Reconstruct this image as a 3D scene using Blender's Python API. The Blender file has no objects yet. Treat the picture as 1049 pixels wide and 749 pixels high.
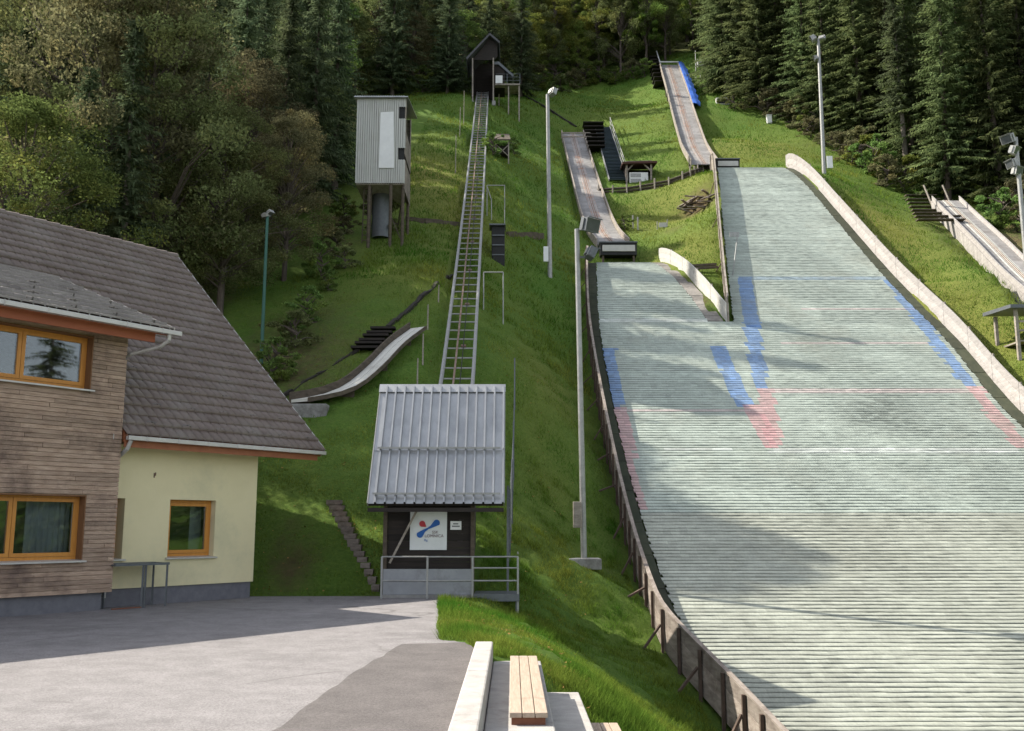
import bpy, math, random
import numpy as np
from mathutils import Vector, Matrix, Quaternion
random.seed(7); rng = np.random.default_rng(7)
scn = bpy.context.scene
COL = scn.collection

# ------------------------------------------------------------------ camera, sky, sun, exposure
PITCH = math.radians(9.4); F = 1000.0; PW, PH = 1049.0, 749.0; EYE = 1.6
cam_d = bpy.data.cameras.new('camera'); cam = bpy.data.objects.new('camera', cam_d); COL.objects.link(cam)
cam.location = (0, 0, EYE); cam.rotation_euler = (math.radians(90) + PITCH, 0, 0)
cam_d.sensor_width = 36.0; cam_d.lens = 36.0 * F / PW; cam_d.clip_start = 0.1; cam_d.clip_end = 2000
scn.camera = cam
SUN_TO = Vector((-0.665, 0.235, 0.71)).normalized()
SUN_EL = math.asin(SUN_TO.z); SUN_AZ = math.atan2(SUN_TO.x, SUN_TO.y)
world = bpy.data.worlds.new('World'); scn.world = world; world.use_nodes = True
wn = world.node_tree.nodes; wl = world.node_tree.links
for n in list(wn): wn.remove(n)
sky = wn.new('ShaderNodeTexSky'); sky.sky_type = 'NISHITA'; sky.sun_disc = False
sky.sun_elevation = SUN_EL; sky.sun_rotation = SUN_AZ
sky.air_density = 1.0; sky.dust_density = 1.5; sky.ozone_density = 1.0
bg = wn.new('ShaderNodeBackground'); bg.inputs[1].default_value = 0.135
wo = wn.new('ShaderNodeOutputWorld'); hsv = wn.new('ShaderNodeHueSaturation'); hsv.inputs['Saturation'].default_value = 0.36; hsv.inputs['Value'].default_value = 1.0
wl.new(sky.outputs[0], hsv.inputs['Color']); wl.new(hsv.outputs[0], bg.inputs[0]); wl.new(bg.outputs[0], wo.inputs[0])
sun_d = bpy.data.lights.new('sun', 'SUN'); sun_d.energy = 4.1; sun_d.angle = math.radians(0.53); sun_d.color = (1.0, 0.93, 0.80)
sun = bpy.data.objects.new('sun', sun_d); COL.objects.link(sun); sun.location = (-60, 20, 80)
sun.rotation_euler = (-SUN_TO).to_track_quat('-Z', 'Y').to_euler()
scn.view_settings.view_transform = 'Standard'; scn.view_settings.look = 'None'
scn.view_settings.exposure = 1.15; scn.view_settings.gamma = 1.0; scn.view_settings.use_curve_mapping = False
scn.render.engine = 'CYCLES'
scn.cycles.max_bounces = 6; scn.cycles.diffuse_bounces = 3; scn.cycles.glossy_bounces = 3
scn.cycles.transmission_bounces = 4; scn.cycles.transparent_max_bounces = 8
scn.cycles.use_adaptive_sampling = True; scn.cycles.adaptive_threshold = 0.02
scn.cycles.use_denoising = True

# ------------------------------------------------------------------ measuring helpers: photo pixel + depth -> point in the place
def ray(px, py):
    u = (px - PW / 2) / F; v = (PH / 2 - py) / F
    return Vector((u, math.cos(PITCH) - v * math.sin(PITCH), math.sin(PITCH) + v * math.cos(PITCH)))
def P(px, py, Y):
    r = ray(px, py); t = Y / r.y
    return Vector((r.x * t, Y, EYE + r.z * t))

# ------------------------------------------------------------------ object helpers
ORG = {}
def tag(o, label=None, cat=None, group=None, kind=None):
    if label: o['label'] = label
    if cat: o['category'] = cat
    if group: o['group'] = group
    if kind: o['kind'] = kind
    return o
def thing(name, loc, label, cat, group=None):
    o = bpy.data.objects.new(name, None); COL.objects.link(o); o.location = loc
    o.empty_display_size = 0.3
    ORG[o.name] = Vector(loc)
    return tag(o, label, cat, group)

class MB:
    def __init__(s): s.v = []; s.f = []; s.sm = []
    def add(s, vs, fs, smooth=False):
        b = len(s.v); s.v.extend([tuple(x) for x in vs])
        for f in fs: s.f.append(tuple(b + i for i in f)); s.sm.append(smooth)
    def quad(s, a, b, c, d): s.add([a, b, c, d], [(0, 1, 2, 3)])
    def hexa(s, c):   # 4 bottom ccw + 4 top ccw
        s.add(c, [(3, 2, 1, 0), (4, 5, 6, 7), (0, 1, 5, 4), (1, 2, 6, 5), (2, 3, 7, 6), (3, 0, 4, 7)])
    def box(s, c, sz, R=None):
        c = Vector(c); hx, hy, hz = sz[0] / 2, sz[1] / 2, sz[2] / 2
        pts = [Vector(p) for p in ((-hx, -hy, -hz), (hx, -hy, -hz), (hx, hy, -hz), (-hx, hy, -hz), (-hx, -hy, hz), (hx, -hy, hz), (hx, hy, hz), (-hx, hy, hz))]
        if R is not None: pts = [R @ p for p in pts]
        s.hexa([c + p for p in pts])
    def bar(s, p0, p1, w, h, up=(0, 0, 1)):
        p0 = Vector(p0); p1 = Vector(p1); d = (p1 - p0).normalized(); up = Vector(up)
        x = d.cross(up)
        if x.length < 1e-4: x = d.cross(Vector((0, 1, 0)))
        x.normalize(); y = x.cross(d).normalized()
        a = x * (w / 2); b = y * (h / 2)
        s.hexa([p0 - a - b, p0 + a - b, p1 + a - b, p1 - a - b, p0 - a + b, p0 + a + b, p1 + a + b, p1 - a + b])
    def tube(s, p0, p1, r, n=8, r2=None, cap=True):
        p0 = Vector(p0); p1 = Vector(p1); d = (p1 - p0).normalized(); r2 = r if r2 is None else r2
        x = d.orthogonal().normalized(); y = d.cross(x)
        vs = []
        for p, q in ((p0, r), (p1, r2)):
            for i in range(n):
                t = 2 * math.pi * i / n; vs.append(p + x * (q * math.cos(t)) + y * (q * math.sin(t)))
        s.add(vs, [(i, (i + 1) % n, n + (i + 1) % n, n + i) for i in range(n)], True)
        if cap: s.add(vs, [tuple(range(n - 1, -1, -1)), tuple(range(n, 2 * n))])
    def path(s, pts, r, n=8, r2=None):
        m = len(pts)
        for i in range(m - 1):
            ra = r if r2 is None else r + (r2 - r) * i / (m - 1); rb = r if r2 is None else r + (r2 - r) * (i + 1) / (m - 1)
            s.tube(pts[i], pts[i + 1], ra, n, rb, True)
    def sweep(s, pts, w0, w1, h0, h1, lat=None, up=(0, 0, 1)):
        up = Vector(up); ring = []
        for i, p in enumerate(pts):
            a = pts[max(0, i - 1)]; b = pts[min(len(pts) - 1, i + 1)]
            d = (Vector(b) - Vector(a)); l = Vector(lat) if lat is not None else Vector((d.y, -d.x, 0)).normalized()
            p = Vector(p); ring.append([p + l * w0 + up * h0, p + l * w1 + up * h0, p + l * w1 + up * h1, p + l * w0 + up * h1])
        vs = [q for r in ring for q in r]; fs = [(0, 1, 2, 3), tuple(4 * (len(pts) - 1) + k for k in (3, 2, 1, 0))]
        for i in range(len(pts) - 1):
            for k in range(4):
                fs.append((4 * i + k, 4 * i + 4 + k, 4 * i + 4 + (k + 1) % 4, 4 * i + (k + 1) % 4))
        s.add(vs, fs)
    def strip(s, bot, top, t):   # upright sheet with thickness vector t
        n = len(bot); t = Vector(t); vs = []
        for i in range(n): vs += [bot[i], Vector(bot[i]) + t, Vector(top[i]) + t, top[i]]
        fs = [(0, 1, 2, 3), tuple(4 * (n - 1) + k for k in (3, 2, 1, 0))]
        for i in range(n - 1):
            for k in range(4): fs.append((4 * i + k, 4 * i + 4 + k, 4 * i + 4 + (k + 1) % 4, 4 * i + (k + 1) % 4))
        s.add(vs, fs)
    def prism(s, poly, vec):
        n = len(poly); vec = Vector(vec); vs = [Vector(p) for p in poly] + [Vector(p) + vec for p in poly]
        s.add(vs, [tuple(range(n - 1, -1, -1)), tuple(range(n, 2 * n))] + [(i, (i + 1) % n, n + (i + 1) % n, n + i) for i in range(n)])
    def build(s, name, mat, parent=None, bevel=0, loc=None):
        v = np.array(s.v, dtype=np.float64).reshape(-1, 3)
        if parent is not None: off = ORG[parent.name]
        elif loc is not None: off = Vector(loc)
        else: off = Vector(((v[:, 0].min() + v[:, 0].max()) / 2, (v[:, 1].min() + v[:, 1].max()) / 2, v[:, 2].min()))
        me = bpy.data.meshes.new(name); me.from_pydata((v - np.array(off)).tolist(), [], s.f)
        if any(s.sm): me.polygons.foreach_set('use_smooth', s.sm)
        me.materials.append(mat); me.update()
        o = bpy.data.objects.new(name, me); COL.objects.link(o); ORG[o.name] = Vector(off)
        if parent is not None: o.parent = parent
        else: o.location = off
        fixn(me)
        if bevel:
            m = o.modifiers.new('Bevel', 'BEVEL'); m.width = bevel; m.segments = 2; m.limit_method = 'ANGLE'
        return o
import bmesh
def fixn(me):
    if len(me.polygons) > 60000: return
    bm = bmesh.new(); bm.from_mesh(me); bmesh.ops.recalc_face_normals(bm, faces=bm.faces); bm.to_mesh(me); bm.free()
def npmesh(name, v, f, mat, parent=None, loc=(0, 0, 0), smooth=False):
    """v (n,3) array, f (m,k) array: fast mesh"""
    me = bpy.data.meshes.new(name); n, (m, k) = len(v), f.shape
    me.vertices.add(n); me.vertices.foreach_set('co', np.ascontiguousarray(v, dtype=np.float32).ravel())
    me.loops.add(m * k); me.loops.foreach_set('vertex_index', np.ascontiguousarray(f, dtype=np.int32).ravel())
    me.polygons.add(m); me.polygons.foreach_set('loop_start', np.arange(0, m * k, k, dtype=np.int32))
    if smooth: me.polygons.foreach_set('use_smooth', np.ones(m, dtype=bool))
    me.update(calc_edges=True); me.materials.append(mat)
    o = bpy.data.objects.new(name, me); COL.objects.link(o); o.location = loc; ORG[o.name] = Vector(loc)
    if parent is not None: o.parent = parent
    return o
def copytree(o, parent=None):
    c = o.copy(); COL.objects.link(c)
    if parent is not None: c.parent = parent
    for ch in list(o.children): copytree(ch, c)
    return c

# ------------------------------------------------------------------ materials
def lin(*c): return tuple(c) + (1.0,) if len(c) == 3 else tuple(c)
def mat(name, c1, c2=None, scale=4.0, rough=0.8, metal=0.0, bump=0.0, bscale=None, island=0.0, stretch=(1, 1, 1), spec=0.4, detail=6, dirt=None, dscale=1.0, dlo=0.5, dhi=0.7):
    m = bpy.data.materials.new(name); m.use_nodes = True; nt = m.node_tree; N = nt.nodes; L = nt.links
    bs = N['Principled BSDF']; bs.inputs['Roughness'].default_value = rough; bs.inputs['Metallic'].default_value = metal
    bs.inputs['Specular IOR Level'].default_value = spec
    tc = N.new('ShaderNodeTexCoord'); mp = N.new('ShaderNodeMapping'); mp.inputs['Scale'].default_value = stretch
    L.new(tc.outputs['Object'], mp.inputs[0])
    no = N.new('ShaderNodeTexNoise'); no.inputs['Scale'].default_value = scale; no.inputs['Detail'].default_value = detail; no.inputs['Roughness'].default_value = 0.65
    L.new(mp.outputs[0], no.inputs['Vector'])
    rp = N.new('ShaderNodeValToRGB'); rp.color_ramp.elements[0].position = 0.3; rp.color_ramp.elements[1].position = 0.7
    rp.color_ramp.elements[0].color = lin(*c1); rp.color_ramp.elements[1].color = lin(*(c2 or c1))
    L.new(no.outputs[0], rp.inputs[0]); out = rp.outputs[0]
    if dirt:
        n2 = N.new('ShaderNodeTexNoise'); n2.inputs['Scale'].default_value = dscale; n2.inputs['Detail'].default_value = 8; n2.inputs['Roughness'].default_value = 0.7
        L.new(tc.outputs['Object'], n2.inputs['Vector'])
        r2 = N.new('ShaderNodeValToRGB'); r2.color_ramp.elements[0].position = dlo; r2.color_ramp.elements[1].position = dhi
        L.new(n2.outputs[0], r2.inputs[0])
        mx = N.new('ShaderNodeMix'); mx.data_type = 'RGBA'; L.new(r2.outputs[0], mx.inputs[0]); L.new(out, mx.inputs[6]); mx.inputs[7].default_value = lin(*dirt)
        out = mx.outputs[2]
    if island:
        g = N.new('ShaderNodeNewGeometry'); hs = N.new('ShaderNodeHueSaturation')
        mr = N.new('ShaderNodeMapRange'); mr.inputs[3].default_value = 1 - island; mr.inputs[4].default_value = 1 + island
        L.new(g.outputs['Random Per Island'], mr.inputs[0]); L.new(mr.outputs[0], hs.inputs['Value']); L.new(out, hs.inputs['Color']); out = hs.outputs[0]
    L.new(out, bs.inputs['Base Color'])
    if bump:
        nb = N.new('ShaderNodeTexNoise'); nb.inputs['Scale'].default_value = bscale or scale * 3; nb.inputs['Detail'].default_value = 5
        L.new(mp.outputs[0], nb.inputs['Vector'])
        bp = N.new('ShaderNodeBump'); bp.inputs['Strength'].default_value = bump; bp.inputs['Distance'].default_value = 0.03
        L.new(nb.outputs[0], bp.inputs['Height']); L.new(bp.outputs[0], bs.inputs['Normal'])
    return m
def leafmat(name, c, var=0.35, hue=0.03, trans=0.35, tips=None):
    m = bpy.data.materials.new(name); m.use_nodes = True; nt = m.node_tree; N = nt.nodes; L = nt.links
    for n in list(N): N.remove(n)
    out = N.new('ShaderNodeOutputMaterial'); g = N.new('ShaderNodeNewGeometry'); oi = N.new('ShaderNodeObjectInfo')
    rgb = N.new('ShaderNodeRGB'); rgb.outputs[0].default_value = lin(*c); col = rgb.outputs[0]
    if tips:
        mx = N.new('ShaderNodeMix'); mx.data_type = 'RGBA'; tcx = N.new('ShaderNodeTexCoord'); nz = N.new('ShaderNodeTexNoise'); nz.inputs['Scale'].default_value = 0.55; nz.inputs['Detail'].default_value = 3
        L.new(tcx.outputs['Object'], nz.inputs['Vector']); rr = N.new('ShaderNodeValToRGB'); rr.color_ramp.elements[0].position = .48; rr.color_ramp.elements[1].position = .66
        L.new(nz.outputs[0], rr.inputs[0]); L.new(rr.outputs[0], mx.inputs[0]); L.new(col, mx.inputs[6]); mx.inputs[7].default_value = lin(*tips); col = mx.outputs[2]
    hs = N.new('ShaderNodeHueSaturation'); a = N.new('ShaderNodeMapRange'); a.inputs[3].default_value = 1 - var; a.inputs[4].default_value = 1 + var
    b = N.new('ShaderNodeMapRange'); b.inputs[3].default_value = 0.5 - hue; b.inputs[4].default_value = 0.5 + hue
    c_ = N.new('ShaderNodeMapRange'); c_.inputs[3].default_value = 0.75; c_.inputs[4].default_value = 1.3
    L.new(g.outputs['Random Per Island'], a.inputs[0]); L.new(oi.outputs['Random'], b.inputs[0]); L.new(oi.outputs['Random'], c_.inputs[0])
    mu = N.new('ShaderNodeMath'); mu.operation = 'MULTIPLY'; L.new(a.outputs[0], mu.inputs[0]); L.new(c_.outputs[0], mu.inputs[1])
    L.new(col, hs.inputs['Color']); L.new(mu.outputs[0], hs.inputs['Value']); L.new(b.outputs[0], hs.inputs['Hue'])
    d = N.new('ShaderNodeBsdfDiffuse'); t = N.new('ShaderNodeBsdfTranslucent'); ms = N.new('ShaderNodeMixShader'); ms.inputs[0].default_value = trans
    L.new(hs.outputs[0], d.inputs[0]); L.new(hs.outputs[0], t.inputs[0]); L.new(d.outputs[0], ms.inputs[1]); L.new(t.outputs[0], ms.inputs[2]); L.new(ms.outputs[0], out.inputs[0])
    return m

M = {}
M['steel'] = mat('galvanised_steel', (.24, .24, .23), (.35, .35, .34), 6, .5, .45, island=.08)
M['steel_dark'] = mat('grey_painted_steel', (.10, .11, .12), (.14, .15, .16), 8, .5, .3)
M['rust_steel'] = mat('rusty_steel', (.16, .09, .06), (.26, .20, .16), 3, .7, .2)
M['zinc'] = mat('zinc_sheet', (.30, .31, .32), (.42, .43, .44), 3, .38, .65, island=.05, stretch=(1, 1, .15))
M['dark_wood'] = mat('tarred_boards', (.012, .010, .009), (.030, .022, .018), 5, .8, stretch=(.3, 1, 3), island=.4)
M['log_wood'] = mat('old_log_wood', (.05, .04, .03), (.12, .095, .07), 4, .9, island=.4, stretch=(1, .4, 2))
M['grey_wood'] = mat('weathered_boards', (.20, .17, .14), (.36, .32, .28), 5, .85, bump=.3, island=.22, stretch=(1, .3, 2), dirt=(.10, .08, .07), dscale=.8, dlo=.52, dhi=.75)
M['fence_wood'] = mat('brown_grey_fence_boards', (.16, .13, .11), (.30, .26, .23), 5, .85, bump=.3, island=.25, stretch=(1, .3, 2), dirt=(.07, .05, .04), dscale=1.2, dlo=.5, dhi=.75)
M['pale_board'] = mat('whitewashed_weathered_boards', (.27, .25, .24), (.41, .385, .37), 5, .85, bump=.25, island=.14, stretch=(1, .25, 2), dirt=(.26, .23, .21), dscale=2.2, dlo=.56, dhi=.78)
M['white_panel'] = mat('white_panel', (.42, .41, .385), (.52, .51, .48), 3, .6, island=.07, dirt=(.45, .42, .38), dscale=1.5, dlo=.6, dhi=.85)
M['bench_wood'] = mat('pale_bench_planks', (.33, .25, .19), (.46, .37, .29), 9, .75, bump=.25, island=.12, stretch=(6, .4, 6), dirt=(.22, .16, .12), dscale=3, dlo=.58, dhi=.8)
M['bench_base'] = mat('reddish_bench_battens', (.16, .06, .035), (.22, .09, .05), 6, .8)
M['concrete'] = mat('pale_concrete', (.31, .295, .28), (.42, .40, .38), 5, .85, bump=.25, bscale=60, dirt=(.17, .155, .145), dscale=2.0, dlo=.55, dhi=.8)
M['old_concrete'] = mat('grey_concrete', (.22, .22, .21), (.34, .33, .32), 4, .9, bump=.2, bscale=30, dirt=(.12, .11, .10), dscale=1.5)
M['yellow_plaster'] = mat('pale_yellow_plaster', (.70, .625, .39), (.76, .685, .44), 1.2, .9, bump=.25, bscale=90, dirt=(.50, .47, .30), dscale=.6, dlo=.5, dhi=.8)
M['plinth'] = mat('grey_plinth_render', (.13, .13, .15), (.18, .18, .20), 6, .9, bump=.3, bscale=80)
M['cladding'] = mat('weathered_larch_cladding', (.26, .175, .125), (.45, .335, .255), 3.0, .85, bump=.35, bscale=14, island=.20, stretch=(1.2, 1.2, 9), dirt=(.11, .072, .06), dscale=1.1, dlo=.5, dhi=.72)
M['frame_wood'] = mat('honey_wood_frame', (.46, .19, .035), (.56, .25, .05), 6, .45, stretch=(3, 3, .5))
M['reveal_wood'] = mat('dark_reveal_wood', (.15, .07, .03), (.22, .11, .05), 5, .6, stretch=(3, 3, .5))
M['fascia'] = mat('red_stained_fascia', (.29, .085, .042), (.36, .115, .055), 4, .6, stretch=(.5, .5, 3))
M['rust_fascia'] = mat('brown_stained_soffit', (.26, .09, .045), (.34, .13, .06), 4, .6)
M['gutter'] = mat('pale_metal_gutter', (.46, .44, .42), (.56, .54, .52), 3, .45, .3)
M['roof_tile'] = mat('brown_grey_roof_tiles', (.112, .082, .070), (.190, .150, .132), 1.6, .5, bump=.15, bscale=40, island=.0, dirt=(.19, .165, .15), dscale=.9, dlo=.5, dhi=.75, spec=.5)
M['front_tile'] = mat('pale_front_roof_tiles', (.18, .158, .145), (.30, .27, .25), 1.6, .5, bump=.15, bscale=40, dirt=(.12, .10, .095), dscale=.9, dlo=.5, dhi=.75, spec=.5)  # front roof tiles in a paler tone than the main roof
M['white_paint'] = mat('white_paint', (.70, .70, .70), (.78, .78, .78), 3, .55)
M['tower_sheet'] = mat('pale_corrugated_sheet', (.44, .44, .415), (.53, .53, .50), 2, .5, .05, stretch=(3, 3, .2), dirt=(.38, .37, .33), dscale=.8, dlo=.5, dhi=.8)
M['rubber'] = mat('black_rubber', (.012, .012, .013), (.02, .02, .02), 6, .7)
M['blue_net'] = mat('blue_tarpaulin', (.02, .09, .42), (.04, .15, .55), 4, .6, bump=.4, bscale=6)
M['green_paint'] = mat('dark_green_pole_paint', (.02, .085, .065), (.03, .11, .085), 4, .5)
M['lamp_glass'] = mat('floodlight_glass', (.05, .055, .06), (.09, .095, .10), 2, .3)
M['blue_logo'] = mat('blue_print', (.012, .10, .36), None, 2, .6)
M['red_logo'] = mat('red_print', (.42, .03, .04), None, 2, .6)
M['grey_print'] = mat('grey_print', (.20, .14, .15), None, 2, .6)
M['banner'] = mat('white_banner_cloth', (.64, .66, .66), (.72, .74, .74), 2, .7, bump=.4, bscale=3)
M['brace'] = mat('dark_brown_timber', (.05, .034, .026), (.11, .075, .058), 4, .9, island=.2)
M['inrun_deck'] = mat('grey_inrun_boards', (.17, .165, .165), (.28, .27, .265), 2.5, .7, island=.15, bump=.2, dirt=(.16, .14, .13), dscale=.7, dlo=.52, dhi=.75)
M['inrun_track'] = mat('worn_ceramic_track', (.27, .22, .20), (.40, .35, .325), 1.5, .6, dirt=(.34, .17, .11), dscale=.9, dlo=.5, dhi=.66)
M['inrun_pale'] = mat('pale_plastic_inrun', (.50, .49, .44), (.64, .63, .58), 2.0, .6, dirt=(.36, .34, .30), dscale=1)
M['stair_steel'] = mat('blue_grey_grating', (.07, .10, .13), (.12, .15, .19), 6, .6, .3)
M['room'] = mat('interior_plaster', (.42, .43, .45), (.52, .53, .55), 1, .9)
M['bark'] = mat('bark', (.055, .042, .034), (.13, .105, .088), 6, .95, bump=.5, stretch=(2, 2, .4))
M['bark_pale'] = mat('pale_bark', (.11, .095, .08), (.22, .19, .165), 5, .95, bump=.5, stretch=(2, 2, .4))
M['earth'] = mat('bare_earth', (.10, .065, .04), (.18, .125, .085), 3, .95, bump=.5)

def glassmat():
    m = bpy.data.materials.new('window_glass'); m.use_nodes = True; N = m.node_tree.nodes; L = m.node_tree.links
    for n in list(N): N.remove(n)
    out = N.new('ShaderNodeOutputMaterial'); t = N.new('ShaderNodeBsdfTransparent'); t.inputs[0].default_value = (.72, .76, .76, 1)
    g = N.new('ShaderNodeBsdfGlossy'); g.inputs['Roughness'].default_value = 0.02; g.inputs[0].default_value = (.9, .93, .95, 1)
    f = N.new('ShaderNodeFresnel'); f.inputs[0].default_value = 1.55
    mr = N.new('ShaderNodeMapRange'); mr.inputs[3].default_value = .03; mr.inputs[4].default_value = 1.0
    L.new(f.outputs[0], mr.inputs[0]); mx = N.new('ShaderNodeMixShader')
    L.new(mr.outputs[0], mx.inputs[0]); L.new(t.outputs[0], mx.inputs[1]); L.new(g.outputs[0], mx.inputs[2]); L.new(mx.outputs[0], out.inputs[0])
    return m
M['glass'] = glassmat()

# ------------------------------------------------------------------ landing slope profiles (depth, height), metres
KR = 0.9      # scale of the right half of the hill
def pchip(xs, ys):
    xs = np.array(xs, float); ys = np.array(ys, float); h = np.diff(xs); d = np.diff(ys) / h
    m = np.zeros(len(xs)); m[0] = d[0]; m[-1] = d[-1]
    for i in range(1, len(xs) - 1):
        m[i] = 0 if d[i - 1] * d[i] <= 0 else (2 * h[i] + h[i - 1] + h[i] + 2 * h[i - 1]) / ((2 * h[i] + h[i - 1]) / d[i - 1] + (h[i] + 2 * h[i - 1]) / d[i])
    def f(x):
        x = np.clip(np.asarray(x, float), xs[0], xs[-1]); i = np.clip(np.searchsorted(xs, x) - 1, 0, len(xs) - 2)
        t = (x - xs[i]) / h[i]
        return (ys[i] * (1 + 2 * t) * (1 - t) ** 2 + h[i] * m[i] * t * (1 - t) ** 2 + ys[i + 1] * t * t * (3 - 2 * t) + h[i] * m[i + 1] * t * t * (t - 1))
    return f
low = [(749, 22.5), (670, 27), (580, 33.5), (440, 45.5), (330, 57.5)]
big_rows = low + [(285, 63.5), (220, 73), (185, 79.5), (175, 82.6), (172, 85)]
sml_rows = low + [(300, 61.1), (280, 64.6), (269, 69)]
def prof(rows):
    ps = [P(524, r, y * KR) for r, y in rows]
    return [6.0, 13.0] + [p.y for p in ps] + [ps[-1].y + 6], [-3.0, -2.95] + [p.z for p in ps] + [ps[-1].z + 0.9]
ZB = pchip(*prof(big_rows)); ZS = pchip(*prof(sml_rows))
YM = 57.5 * KR; YB = 85 * KR; YSM = 69 * KR
# left edge of the mats, right edges, inner edges
XL = pchip([6, 22.5 * KR, 29.5 * KR, 54 * KR, 64 * KR, 69 * KR, 80 * KR], [5.6 , 5.35 * 1.0, 4.42, 4.62, 5.15, 5.55, 5.8])
XR = pchip([6, 45 * KR, 57 * KR, 85 * KR], [21.9, 21.6, 22.55, 22.1])
XSR = pchip([57.5 * KR, 69 * KR], [P(726, 330, YM).x, P(665, 269, YSM).x])
XBL = pchip([57.5 * KR, 72 * KR, 85 * KR], [P(752, 330, YM).x, P(741, 232, 72 * KR).x, P(735, 172, YB).x])

# ------------------------------------------------------------------ terrain: thin plate spline through surveyed points
TP = []
def tp(px, py, Y, dz=0): p = P(px, py, Y); TP.append((p.x, p.y, p.z + dz))
def zl(x, dY=0): pass
# left slope
for x in (-3.2, -9, -18, -32, -60):
    for Y in (30, 38, 47, 60, 75, 92): TP.append((x, Y, .65 * (Y - 24.5)))
for x in (-5.2, -3.5, -9, -16, -28): TP += [(x, 23.4, .05), (x, 26.2, 1.45)]
for x in (-90, -40, 0, 40, 90): TP += [(x, 140, 75), (x, 200, 114), (x, 270, 158)]
TP += [(-60, 10, 0), (-30, 10, 0), (-12, 12, 0), (-12, 4, 0), (-3, 12, 0), (-3, 20, 0), (-1.6, 22.6, 0), (-1.0, 22.8, -.05), (-1.2, 16, 0), (-3, 2, 0), (-.5, 6, -.05), (-60, -40, 0), (0, -40, -1), (60, -40, -3),
       (-.4, 13.2, .02), (.35, 13.2, -.22), (.85, 13.0, -.62), (1.35, 13.0, -1.05), (1.9, 12.6, -1.5), (3.4, 12.5, -2.6), (1.0, 9, -1.2), (2.2, 8, -2.2), (3.8, 8, -2.9),
       (-.6, 17.5, 0), (-.1, 18.2, -.12), (.9, 16.0, -.45), (2.4, 17.2, -1.75), (3.5, 16.5, -2.35), (1.2, 20, -1.0), (2.5, 20.5, -1.85), (.1, 21, -.35), (.3, 23.2, -.35), (1.3, 23.4, -.9), (3.0, 23.5, -1.6), (-.2, 25, .45),
       (2.0, 26.2, -.75), (8, 0, -3.2), (30, 0, -3.2), (26, 18, -2.6), (45, 20, 1), (70, 20, 6), (95, 40, 22)]
for px, py, Y in ((598, 580, 29), (580, 420, 38.6), (563, 283, 55), (555, 200, 71), (548, 140, 90), (560, 95, 112), (620, 590, 28),
                  (690, 230, 68.2), (708, 218, 70.6), (650, 232, 69.5), (615, 200, 76), (660, 194, 77), (718, 178, 77.3), (655, 188, 79.5),
                  (650, 110, 106), (600, 112, 103), (650, 85, 115), (738, 138, 92), (780, 125, 95), (830, 152, 87), (775, 152, 84), (855, 182, 73.5), (930, 209, 75.5),
                  (885, 205, 71), (1000, 285, 55), (1049, 335, 49), (1049, 245, 66), (1049, 395, 44.5), (745, 100, 103), (870, 130, 93), (960, 190, 80), (945, 290, 55),
                  (586, 139, 94.3), (605, 203, 75.5), (685, 69, 114.5), (697, 108, 97.8), (709, 146, 85.5), (720, 178, 78.2), (617, 257, 64.5)):
    tp(px, py, Y)
for Y in np.arange(14, 62, 5.0): TP.append((float(XL(Y)) - 1.0, Y, float(ZS(Y)) - .30 - (.35 if Y < 24 else 0)))
for Y in np.arange(14, 78, 6.0):
    TP.append((float(XR(Y)) + 1.3, Y, float(ZB(Y)) + .05))
    if Y < 52: TP.append((float(XR(Y)) + 5, Y, float(ZB(Y)) + 1.6))
for Y in (55, 60, 66, 72): TP.append((float(XBL(Y)) - .9, Y, float(ZB(Y)) - .15))
for Y in (54, 58, 62): TP.append((float(XSR(Y)) + .8, Y, float(ZS(Y)) + .2))
for Y in (YB + 2, ): TP += [(17, Y, float(ZB(YB)) + .1), (20, Y, float(ZB(YB)) + .6)]
TP += [(8, YSM + 1, float(ZS(YSM)) - .1), (6, YSM + 1, float(ZS(YSM)) - .1)]
TPA = np.array(TP, float)
def tps_fit(A, lam=0.03):
    n = len(A); X = A[:, :2] / 20.0
    d2 = ((X[:, None] - X[None]) ** 2).sum(-1); K = np.where(d2 > 0, .5 * d2 * np.log(d2 + 1e-12), 0) + lam * .05 * np.eye(n)
    Q = np.hstack([np.ones((n, 1)), X]); S = np.zeros((n + 3, n + 3)); S[:n, :n] = K; S[:n, n:] = Q; S[n:, :n] = Q.T
    return X, np.linalg.solve(S, np.concatenate([A[:, 2], np.zeros(3)]))
_TX, _TW = tps_fit(TPA)
YARD = np.array([(-60, -30), (-.33, -30), (-.33, 13.0), (-.62, 14.3), (-1.0, 14.5), (-1.6, 22.5), (-.75, 22.75), (-.75, 23.6), (-3.2, 23.6), (-6.0, 23.5), (-14, 23.5), (-60, 23.5)], float)
HOUSE_FP = None
CORR = []   # cuttings that keep the meadow below the ramps: depths, x, greatest height, half width
def poly_sd(x, y, poly):
    """signed distance: negative inside"""
    inside = np.zeros(x.shape, bool); dmin = np.full(x.shape, 1e9); n = len(poly)
    for i in range(n):
        x1, y1 = poly[i]; x2, y2 = poly[(i + 1) % n]
        c = ((y1 > y) != (y2 > y)) & (x < (x2 - x1) * (y - y1) / (y2 - y1 + 1e-12) + x1); inside ^= c
        dx, dy = x2 - x1, y2 - y1; t = np.clip(((x - x1) * dx + (y - y1) * dy) / (dx * dx + dy * dy), 0, 1)
        dmin = np.minimum(dmin, np.hypot(x - x1 - t * dx, y - y1 - t * dy))
    return np.where(inside, -dmin, dmin)
def sstep(a, b, x): t = np.clip((x - a) / (b - a), 0, 1); return t * t * (3 - 2 * t)
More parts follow.
